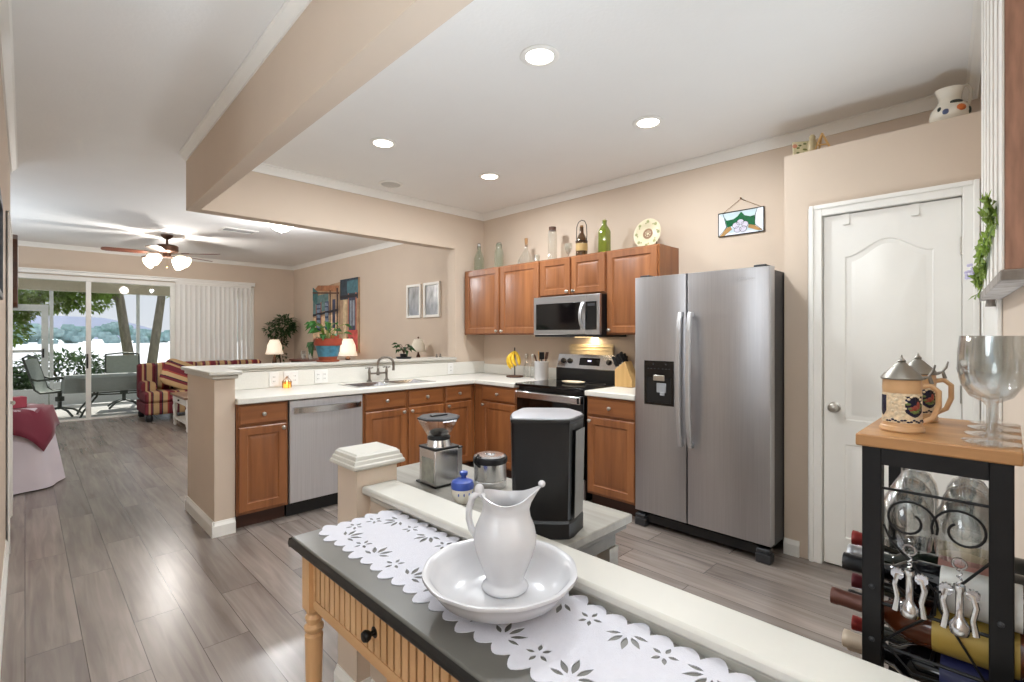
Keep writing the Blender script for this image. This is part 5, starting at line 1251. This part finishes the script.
# painting (a street of balconies), in two canvases
def P2(name, label, y0, y1, z0, z1, pieces, top=None, grp=None):
    t = thing(name, label, 'painting', (XR,(y0+y1)/2,z0), -PI/2, grp)
    w = abs(y1-y0)/2; h = z1-z0
    poly = top(w,h) if top else [(-w,0),(w,0),(w,h),(-w,h)]
    m = MB(); m.prism(poly,'y',-.035,-.001); m.build('canvas', mat('canvas_ochre',(176,148,120),.7,var=.3,scale=6), t)
    for k,(nm,cc,pl) in enumerate(pieces):
        m = MB(); m.prism([(x*w,z*h) for x,z in pl],'y',-.0365-.0004*k,-.0352); m.build(nm, mat('paint_%s' % nm,cc,.6,var=.3,scale=14), t)
    return t
win = lambda x0,x1,z0,z1: [(x0,z0),(x1,z0),(x1,z1),(x0,z1)]
P2('balcony_painting','large street painting of balconies and shutters, arch-topped canvas nearer the patio',9.27,8.16,1.06,2.27,[
 ('street',(120,92,84),win(-1,1,0,.16)),('teal_wall',(98,132,134),[(-1,.55),(.2,.62),(.2,.86),(-1,.84)]),('pale_wall',(226,196,160),[(-1,.16),(.9,.16),(.9,.55),(-1,.5)]),
 ('balcony_roof',(166,112,78),[(-.9,.93),(.9,.86),(.95,.95),(-.6,1.0)]),('shutter',(52,66,96),win(-.72,-.38,.30,.72)),('shutter',(66,84,120),win(-.05,.22,.32,.74)),('shutter',(52,60,88),win(.5,.7,.34,.76)),
 ('window_frame',(158,84,56),win(-.75,-.70,.28,.74)),('window_frame',(158,84,56),win(-.38,-.33,.28,.74)),('balcony_rail',(40,36,44),[(-1,.525),(.9,.585),(.9,.62),(-1,.56)]),('post',(60,44,44),win(.30,.36,.16,.9)),('post',(60,44,44),win(.80,.88,.12,.92)),('awning',(60,112,116),[(-1,.78),(-.7,.70),(-.6,.9),(-1,.98)]),('flowers',(196,84,60),win(.3,.95,.10,.24)),('foliage',(66,110,70),win(-.6,.1,.02,.2))]+[('pane',(128,146,168),win(x0,x0+.055,z0,z0+.05)) for x0 in (-.68,-.60,-.52,-.44) for z0 in (.34,.42,.50,.58,.65)]+[('pane',(140,156,176),win(x0,x0+.045,z0,z0+.05)) for x0 in (.0,.07,.14) for z0 in (.36,.44,.52,.60,.67)]+[('cornice',(96,62,48),[(-.95,.885),(.95,.83),(.95,.85),(-.95,.905)])],
 lambda w,h: [(-w,0),(w,0),(w,h),(w*.4,h*.985),(-w*.3,h*.95),(-w*.75,h*.93),(-w*.95,h*.90),(-w*1.0,h*.80)])
P2('balcony_painting','tall narrow street painting with a dark blue balcony, nearer the kitchen',8.14,7.50,1.06,2.30,[
 ('night_wall',(48,62,74),win(-1,1,.72,1)),('teal_wall',(72,112,122),win(-.2,1,.80,.97)),('column',(206,186,150),[(-.75,.0),(-.35,.0),(-.25,.72),(-.6,.72)]),('doorway',(62,66,88),win(.0,.75,.28,.74)),('pane',(150,160,172),win(.12,.32,.36,.70)),('pane',(150,160,172),win(.42,.64,.36,.70)),
 ('door_frame',(182,108,82),win(-.08,.0,.26,.80)),('door_frame',(182,108,82),win(.75,.84,.26,.80)),('canopy',(40,36,44),win(-1,1,.74,.78)),('table',(196,84,78),win(-.1,.95,.02,.30)),('chair',(112,60,58),win(.2,.5,.06,.2))])
# two framed mirrors
for k,(y0,y1,l) in enumerate(((6.077,5.726,'white framed picture on the living room wall, of the pair, closer to the balcony painting'),(5.655,5.288,'white framed picture on the living room wall, of the pair, closer to the kitchen column'))):
    t = thing('framed_print', l, 'picture', (XR,(y0+y1)/2,1.59), -PI/2, 'pair of white framed pictures')
    w = (y0-y1)/2
    m = MB(); m.slab([-w,-w+.035,w-.035,w],[0,.035,.435,.47],lambda i,j: not(i==1 and j==1),0,.03)
    for v in m.bm.verts: v.co = Vector((v.co.x,-.031+v.co.z,v.co.y))
    m.build('frame', M_trim, t, bevel=.004)
    m = MB(); m.box(-w+.03,-.012,.03,w-.03,-.002,.44); m.build('print', mat('silvery_print',(176,178,180),.15,.3,var=.45,scale=9,stretch=(1,1,.5)), t)
# sideboard, lamps, plants behind the pass-through
t = thing('sideboard','dark red wooden sideboard along the living room wall','sideboard',(3.66,8.22,0))
m = MB(); m.box(-.22,-.97,.08,.235,.97,.885); m.build('carcass', M_walnut, t, bevel=.004)
m = MB(); m.box(-.245,-1.0,.886,.24,1.0,.915); m.build('top', wood('red_brown_top',(92,38,30),(128,58,44),'y',.3), t, bevel=.005)
for i in range(4):
    m = MB(); m.box(-.236,-.95+i*.478,.13,-.2205,-.49+i*.478,.85); d = m.build('door', M_walnut, t, bevel=.004)
    m = MB(); m.sphere((-.248,-.53+i*.478 if i % 2 == 0 else -.91+i*.478,.5),.014,10,6); m.build('knob', M_gold, d)
for x in (-.18,.19):
    for y in (-.92,.92): m = MB(); m.cyl((x,y,0),(x,y,.08),.02,.03); m.build('foot', M_walnut, t)
def lamp(loc, label, r0, r1, h, bh, lit=True, bm_=None):
    t = thing('table_lamp', label, 'lamp', loc, 0, None)
    m = MB(); m.lathe([(.001,0),(.06,0),(.065,.012),(.03,.03),(.02,.06),(.035,bh*.35),(.045,bh*.5),(.025,bh*.8),(.012,bh*.9),(.010,bh),(.001,bh)],20); m.build('base', bm_ or M_bronze, t, smooth=45)
    m = MB(); n = 8; z0 = bh-.005
    m.lathe([(r1*(1-.10*0),z0),(r1*.86,z0+h*.25),(r1*.70+r0*.2,z0+h*.6),(r0,z0+h)],24,cap0=False,cap1=False); sh = m.build('lamp_shade', M_shade if lit else mat('ivory_shade',(226,216,198),.8,var=.02), t, smooth=60)
    s = sh.modifiers.new('thick','SOLIDIFY'); s.thickness = .003
    m = MB(); m.cyl((0,0,bh),(0,0,z0+h+.015),.004); m.sphere((0,0,z0+h+.02),.012,8,6); m.tube([(-r0,0,z0+h-.01),(r0,0,z0+h-.01)],.003,5); m.tube([(0,-r0,z0+h-.01),(0,r0,z0+h-.01)],.003,5); m.build('finial', M_bronze, t)
    if lit:
        ld = bpy.data.lights.new('table_lamp_bulb','POINT'); ld.energy = LAMP_W; ld.shadow_soft_size = .03; ld.color = (1,.8,.55)
        lo = bpy.data.objects.new('table_lamp_bulb', ld); COL.objects.link(lo); lo.location = (0,0,z0+h*.5); lo.parent = t
    return t
t = thing('end_table','small dark end table beside the sofa','table',(3.42,9.62,0))
m = MB(); m.box(-.2,-.2,.60,.2,.2,.63); m.build('tabletop', M_walnut, t, bevel=.005)
m = MB(); m.box(-.17,-.17,.53,.17,.17,.60); m.build('apron', M_walnut, t)
for x in (-.16,.16):
    for y in (-.16,.16): m = MB(); m.cyl((x,y,0),(x,y,.53),.014,.02); m.build('leg', M_walnut, t)
lamp((3.30,9.62,.6305),'lit bell-shaded table lamp beside the striped sofa, in front of the leafy tree',.075,.155,.27,.37)
lamp((3.66,7.42,.9155),'lit pleated table lamp on the sideboard behind the blue-rimmed flowerpot',.07,.145,.27,.11)
t = thing('small_console','narrow white console table under the two white framed pictures','table',(3.76,5.66,0))
m = MB(); m.box(-.14,-.5,.80,.14,.5,.83); m.build('tabletop', M_trim, t, bevel=.004)
m = MB(); m.box(-.12,-.47,.70,.12,.47,.80); m.build('apron', M_trim, t)
for x in (-.11,.11):
    for y in (-.45,.45): m = MB(); m.box(x-.018,y-.018,0,x+.018,y+.018,.70); m.build('leg', M_trim, t)
lamp((3.75,5.58,.8305),'unlit ivory-shaded table lamp below the white framed pictures',.05,.105,.17,.30,False)
for k,(y,l) in enumerate(((8.98,'clear glass candle holder on the sideboard, nearer the patio'),(8.66,'clear glass candle holder on the sideboard, nearer the flowerpot'))):
    t = thing('glass_candle_holder', l, 'candle holder', (3.58,y,.9155), 0, 'glass candle holders')
    m = MB(); m.lathe([(.001,0),(.045,0),(.045,.15),(.041,.15),(.041,.01),(.001,.01)],18); m.build('cylinder', M_clear, t, smooth=35)
    m = MB(); m.lathe([(.001,.011),(.03,.011),(.03,.09),(.001,.092)],16); m.build('candle', M_paper, t, smooth=35)
def bush(mb, c, rad, n, L, W, sc=(1,1,1), rng=random):
    for _ in range(n):
        a = rng.uniform(0,2*PI); v = rng.uniform(-1,1); r = rad*rng.uniform(.35,1)**.5; s = math.sqrt(1-v*v)
        d = Vector((s*math.cos(a),s*math.sin(a),v)); p = Vector(c)+Vector((d.x*r*sc[0],d.y*r*sc[1],d.z*r*sc[2]))
        mb.leaf(p,(d.x+rng.uniform(-.6,.6),d.y+rng.uniform(-.6,.6),d.z*.4+rng.uniform(-.8,.4)),(rng.uniform(-.3,.3),rng.uniform(-.3,.3),1),L*rng.uniform(.7,1.3),W*rng.uniform(.8,1.2))
# ficus tree in the corner
t = thing('potted_ficus','leafy ficus tree in a pot in the far corner of the living room','plant',(3.56,10.07,0))
m = MB(); m.lathe([(.001,0),(.12,0),(.16,.25),(.165,.26),(.15,.26),(.14,.22),(.001,.22)],20); m.build('pot', M_terra, t, smooth=35)
m = MB(); m.tube([(0,0,.2),(.03,-.02,.6),(-.01,.0,.95),(.02,-.02,1.25),(.0,0,1.5)],[.016,.014,.013,.010,.006],8); m.tube([(0,0,1.0),(-.12,-.05,1.2),(-.2,-.06,1.28)],.007,6); m.tube([(.01,0,1.1),(.08,-.05,1.3),(.13,-.06,1.4)],.007,6); m.build('trunk', M_stem, t, smooth=60)
m = MB(); bush(m,(.03,-.08,1.52),.21,300,.085,.036,(1,.8,1)); bush(m,(-.17,-.08,1.46),.13,90,.08,.035); bush(m,(.10,-.08,1.58),.16,120,.08,.035); bush(m,(-.04,-.06,1.22),.13,120,.08,.035); bush(m,(.02,-.05,.95),.08,30,.07,.03); m.build('foliage', M_leaf, t)
# planter on the ledge
ZL = 1.1055
t = thing('painted_flowerpot','terracotta flowerpot with a blue band and a leafy plant on the pass-through ledge','flowerpot',(1.985,4.42,ZL)); t.scale = (1.15,1.15,1.2)
m = MB(); m.lathe([(.001,0),(.085,0),(.09,.012),(.08,.014),(.001,.012)],28); m.build('saucer', M_terra, t, smooth=35)
m = MB(); m.lathe([(.001,.014),(.066,.014),(.072,.034),(.096,.128),(.001,.128)],28); p = m.build('pot', M_terra, t, smooth=35)
m = MB(); m.lathe([(.0745,.040),(.0955,.122)],28,cap0=False,cap1=False); bnd = m.build('blue_band', mat('teal_blue_glaze',(64,122,146),.35,var=.35,scale=28), p, smooth=60)
m = MB(); m.lathe([(.0965,.126),(.106,.130),(.108,.175),(.098,.178),(.094,.16),(.001,.16)],28,cap0=False); m.build('rim', mat('red_terracotta',(160,66,44),.6,var=.08), p, smooth=35)
m = MB(); sm = MB()
for k in range(24):
    a = random.uniform(0,2*PI); r = random.uniform(.05,.13); h = random.uniform(.03,.14); e = Vector((r*math.cos(a),r*math.sin(a),.17+h)); sm.tube([(.02*math.cos(a),.02*math.sin(a),.155),(r*.5*math.cos(a),r*.5*math.sin(a),.17+h*.8),e],.0025,5)
    m.leaf(e,(math.cos(a),math.sin(a),random.uniform(-.5,.3)),(0,0,1),random.uniform(.06,.10),random.uniform(.04,.06),.3)
m.build('leaves', leafmat('fresh_green_leaf',(70,124,62),.35,12,.3), t); sm.build('stems', M_leafl, t)
m = MB(); ss = MB(); ss.tube([(-.05,-.02,.16),(-.11,-.05,.19),(-.145,-.07,.15)],.003,5)
for d,L in (((-.6,-.3,-.9),.11),((-.3,-.2,-1),.12),((-.8,-.4,-.3),.09)): m.leaf((-.145,-.07,.155),d,(0,0,1),L,.045,.2)
m.build('dark_drooping_leaves', M_leaf, t); ss.build('drooping_stem', M_stem, t)
# small dark plant on the ledge
t = thing('small_leafy_plant','small dark leafy plant in a low dish on the ledge above the sink','plant',(2.80,4.43,ZL))
m = MB(); m.lathe([(.001,0),(.07,0),(.085,.018),(.08,.018),(.065,.008),(.001,.008)],24); m.build('dish', M_dark, t, smooth=35)
m = MB(); m.lathe([(.001,.009),(.035,.009),(.042,.05),(.001,.05)],18); m.build('pot', M_black, t, smooth=35)
m = MB(); sm = MB()
for k in range(17):
    a = 2*PI*k/17+random.uniform(-.2,.2); r = random.uniform(.02,.075); h = random.uniform(.03,.11); e = (r*math.cos(a),r*math.sin(a),.05+h); sm.tube([(0,0,.048),(r*.4*math.cos(a),r*.4*math.sin(a),.05+h*.7),e],.0022,5)
    m.leaf(e,(math.cos(a),math.sin(a),random.uniform(-.8,.5)),(0,0,1),random.uniform(.06,.085),.036,.35)
m.build('leaves', M_leaf, t); sm.build('stems', M_stem, t)
for x,l in ((3.21,'tiny dark ornament at the end of the ledge, nearer the sink'),(3.26,'tiny dark ornament at the end of the ledge, against the column')):
    m = MB(); m.lathe([(.001,0),(.012,0),(.014,.01),(.006,.022),(.009,.032),(.001,.04)],12); tag(m.build('tiny_ornament', M_pew, None, smooth=50), l, 'ornament', 'tiny ornaments on the ledge', (x,4.42,ZL))

# ================================================================ PATIO AND BEYOND
M_conc = mat('patio_concrete',(206,202,196),.8,var=.06,scale=3)
S('patio_floor', MB().box(-4,YF+.121,-.16,6.5,13.1,-.03), M_conc)
S('patio_ceiling', MB().box(-4,YF+.121,2.56,6.5,13.1,2.62), M_trim)
M_alu = mat('white_aluminium',(214,218,220),.4,.2,var=.03)
M_beige = mat('beige_beam',(206,196,176),.7,var=.04)
m = MB(); m.box(-4,12.82,2.20,6.5,13.0,2.56); S('beam_patio', m, M_beige)
t = thing('screen_enclosure','white framed screen enclosure with a kick panel at the patio edge','screen enclosure',(.0,12.9,-.03)); 
for x in (-3.5,-1.35,.36,1.69,3.36,5.03):
    m = MB(); m.box(x-.028,-.03,0,x+.028,.03,2.229); m.build('post', M_alu, t)
for x0,x1 in ((-3.47,-1.38),(.39,1.66),(1.72,3.33),(3.39,5.0)):
    m = MB(); m.box(x0,-.015,.02,x1,.015,.42); m.build('kick_panel', M_alu, t)
    m = MB(); m.box(x0,-.02,.42,x1,.02,.47); m.build('chair_rail', M_alu, t)
t = thing('screen_door','white framed screen door in the patio enclosure','door',(-.30,12.88,-.028))
m = MB(); m.slab([-.62,-.52,.52,.62],[0.0,.36,1.05,1.10,1.83,1.95],lambda i,j: not(i==1 and j in (1,3)),-.015,.015)
for v in m.bm.verts: v.co = Vector((v.co.x,v.co.z,v.co.y))
m.build('door_frame', M_alu, t)
m = MB(); m.box(.53,-.05,.95,.56,-.016,1.12); m.build('handle', M_black, t)
# outdoor table, cloth and chairs
M_patm = mat('dark_green_metal',(72,78,72),.45,.4,var=.1)
t = thing('patio_table','patio dining table with curved metal legs','patio table',(1.22,11.1,-.03))
m = MB(); m.box(-.75,-.48,.655,.75,.48,.675); m.build('tabletop', mat('grey_table_glass',(150,158,158),.08), t, bevel=.01)
for x,y in ((-.55,-.3),(.55,-.3),(-.55,.3),(.55,.3)):
    m = MB(); sx_ = 1 if x > 0 else -1; m.tube([(x*1.05,y,0),(x*.95,y*.95,.12),(x*.65,y*.8,.34),(x*.6,y*.75,.5),(x*.8,y*.9,.655)],.016,8); m.build('leg', M_patm, t, smooth=60)
m = MB(); m.tube([(.33*math.cos(R(a))*1.3,.22*math.sin(R(a)),.36) for a in range(0,360,20)],.012,6,closed=True); m.build('stretcher_ring', M_patm, t, smooth=60)
m = MB(); rr = []
for i,z in ((0,.678),(.72,.679),(.765,.668),(.775,.60),(.785,.44)):
    k = i; ring = []
    for a in range(0,360,6):
        u,v = math.cos(R(a)),math.sin(R(a)); q = 1/max(abs(u),abs(v)); w_ = 1+(.012*math.sin(a*.9) if z<.62 else 0)
        ring.append((max(.001,k)*min(1,abs(u)*q)*math.copysign(1,u)*w_, max(.001,k*.655)*min(1,abs(v)*q)*math.copysign(1,v)*w_, z))
    rr.append(ring)
m.rings(rr,True,False); tag(m.build('outdoor_tablecloth', mat('grey_outdoor_cloth',(134,140,138),.6,var=.05), None, smooth=50),'grey cloth hanging over the patio table','tablecloth',None,(1.22,11.1,-.03))
M_sling = mat('grey_sling_fabric',(150,158,152),.7,var=.05)
def patio_chair(loc, rz, label):
    c = thing('patio_chair', label, 'chair', loc, rz, 'patio chairs')
    def strip(pts, w, nm):
        m = MB(); m.rings([[(-w,y,z),(w,y,z),(w,y+.012,z-.012),(-w,y+.012,z-.012)] for y,z in pts]); return m.build(nm, M_sling, c, smooth=50)
    strip([(-.26,.44),(-.20,.455),(.0,.43),(.17,.42)],.25,'seat'); strip([(.17,.42),(.23,.47),(.29,.70),(.37,.98)],.25,'backrest')
    for s in (-.26,.26):
        m = MB(); m.tube([(s,-.27,.43),(s,-.20,.455),(s,0,.43),(s,.17,.42),(s,.24,.48),(s,.30,.70),(s,.385,1.0)],.016,8); m.tube([(s,-.20,.45),(s*1.08,-.23,.6),(s*1.08,-.1,.66),(s*1.08,.2,.63),(s,.29,.66)],.016,8); m.build('side_frame', M_patm, c, smooth=60)
    m = MB(); m.tube([(-.26,.385,1.0),(0,.41,1.03),(.26,.385,1.0)],.016,8); m.build('top_rail', M_patm, c, smooth=60)
    m = MB(); m.cyl((0,0,.12),(0,0,.42),.03); m.lathe([(.03,.25),(.06,.26),(.06,.33),(.03,.34)],14); m.build('swivel_post', M_patm, c)
    for k in range(4):
        a = R(45+90*k); m = MB(); m.tube([(.04*math.cos(a),.04*math.sin(a),.14),(.2*math.cos(a),.2*math.sin(a),.10),(.32*math.cos(a),.32*math.sin(a),.016)],.018,8); m.build('foot', M_patm, c, smooth=60)
    return c
patio_chair((.42,11.35,-.03), R(72), 'patio swivel chair seen side-on at the end of the patio table')
patio_chair((1.35,11.95,-.03), R(-3), 'patio chair on the lake side of the patio table, facing the house')
# lawn, hedge, trees, lake, far shore
S('ground_lawn', MB().prism([(13.1,-.12),(24,-1.2),(24,-2.5),(13.1,-2.5)],'x',-30,40), mat('lawn_grass',(118,138,84),.9,var=.3,scale=2,bump=.3))
S('lake', MB().box(-400,24,-2.2,500,420,-1.3), mat('pale_lake_water',(232,232,234),.45,var=.03,scale=.3,bump=.1,bscale=2))
M_hedge = leafmat('hedge_leaf',(92,116,76),.45,5,.3)
for k,(x,y,h,n,l) in enumerate(((.62,14.3,1.1,420,'dense green shrub outside the screen, behind the swivel chair'),(-.55,14.4,.85,300,'low green shrub outside the screen door'),(2.75,14.5,.75,260,'green shrub outside the screen beyond the patio table end'))):
    t = thing('garden_shrub', l, 'shrub', (x,y,-.22), 0, 'garden shrubs by the patio')
    m = MB(); bush(m,(0,0,h*.58),h*.64,n*5,.13,.06,(1.35,.9,.85)); m.build('foliage', M_hedge, t)
    m = MB()
    for a in range(0,360,60): m.tube([(0,0,0),(.3*h*math.cos(R(a)),.3*h*math.sin(R(a)),h*.7)],.012,5)
    m.build('stem', M_stem, t)
M_bark = mat('grey_brown_bark',(142,128,112),.9,var=.25,scale=8,bump=.4,stretch=(2,2,.5))
M_tleaf = leafmat('sunlit_tree_leaf',(140,160,84),.4,2,.5)
def tree(loc, label, pts, rad, crowns, n):
    t = thing('shore_tree', label, 'tree', loc, 0, None)
    m = MB(); m.tube(pts, rad, 10)
    for c,r in crowns[:6]: m.tube([pts[-2], tuple((Vector(pts[-1])+Vector(c))*.5), c],[rad[-1],.04,.02],6)
    m.build('trunk', M_bark, t, smooth=60)
    m = MB()
    for c,r in crowns: bush(m,c,r*1.05,n*4,.13,.085,(1.2,1,.75))
    m.build('foliage', M_tleaf, t)
tree((2.13,17.5,-.6),'lakeside tree with a leaning trunk behind the patio table',[(.06,0,0),(.02,0,.9),(-.12,0,1.9),(-.24,0,2.9),(-.5,0,4.6)],[.165,.14,.12,.11,.08],[((-.9,.2,2.95),.45),((-1.6,0,2.85),.42),((-2.3,0,3.0),.45),((-.5,2.4,5.2),.7)],130)
tree((2.60,17.5,-.6),'lakeside tree with a forked trunk beside the leaning one',[(-.03,0,0),(.0,0,1.0),(.12,0,2.0),(.24,0,3.0),(.34,0,4.6)],[.145,.125,.115,.10,.07],[((.5,2.3,5.2),.7),((.8,0,3.2),.3)],110)
tree((-.6,17.0,-.55),'leafy tree outside the screen door, its branches reaching over the patio view',[(-1.0,0,0),(-.9,0,1.2),(-.75,0,2.4),(-.4,0,3.2),(.3,0,3.6)],[.18,.16,.14,.11,.06],[((.2,.2,3.0),.65),((.9,0,3.2),.55),((1.5,.1,3.1),.42),((-.3,.2,2.4),.55),((.2,-.2,2.0),.42),((2.0,0,3.15),.35),((-.6,.1,1.9),.6),((.45,0,2.5),.3)],150)
m = MB(); rng = random.Random(3)
for i in range(900):
    x = -110+i*.4+rng.uniform(-1,1); top = 3.2+1.2*math.sin(x*.11)+.8*math.sin(x*.31+1)+.4*math.sin(x*.9); r = rng.uniform(1.0,1.9); z = -1.2+rng.uniform(0,1)**.6*(top+1)
    m.sphere((x,205+rng.uniform(-3,6)+z*.8,z),r,6,4,(1.2,.9,rng.uniform(.8,1.1)))
tl = m.build('treeline', mat('haze_tinted_trees',(176,200,194),.95,var=.25,scale=.8), None, smooth=60); tl['kind'] = 'stuff'; tag(tl,'line of hazy trees along the far shore of the lake','trees')  # distance haze is put into the pale tree colour
m = MB(); pts = []
for i in range(60):
    x = -500+i*24; pts.append((x, 13+9*math.sin(i*.42)+5*math.sin(i*1.1+1)+10*math.sin(i*.17)))
m.prism([(-500,-3)]+[(p[0],p[1]+9) for p in pts]+[(pts[-1][0],-3)],'y',600,640); S('haze_hills', m, mat('haze_tinted_hills',(222,226,244),.95,var=.05,scale=.02))  # hill shapes stand in for hazy sky, haze put into their colour
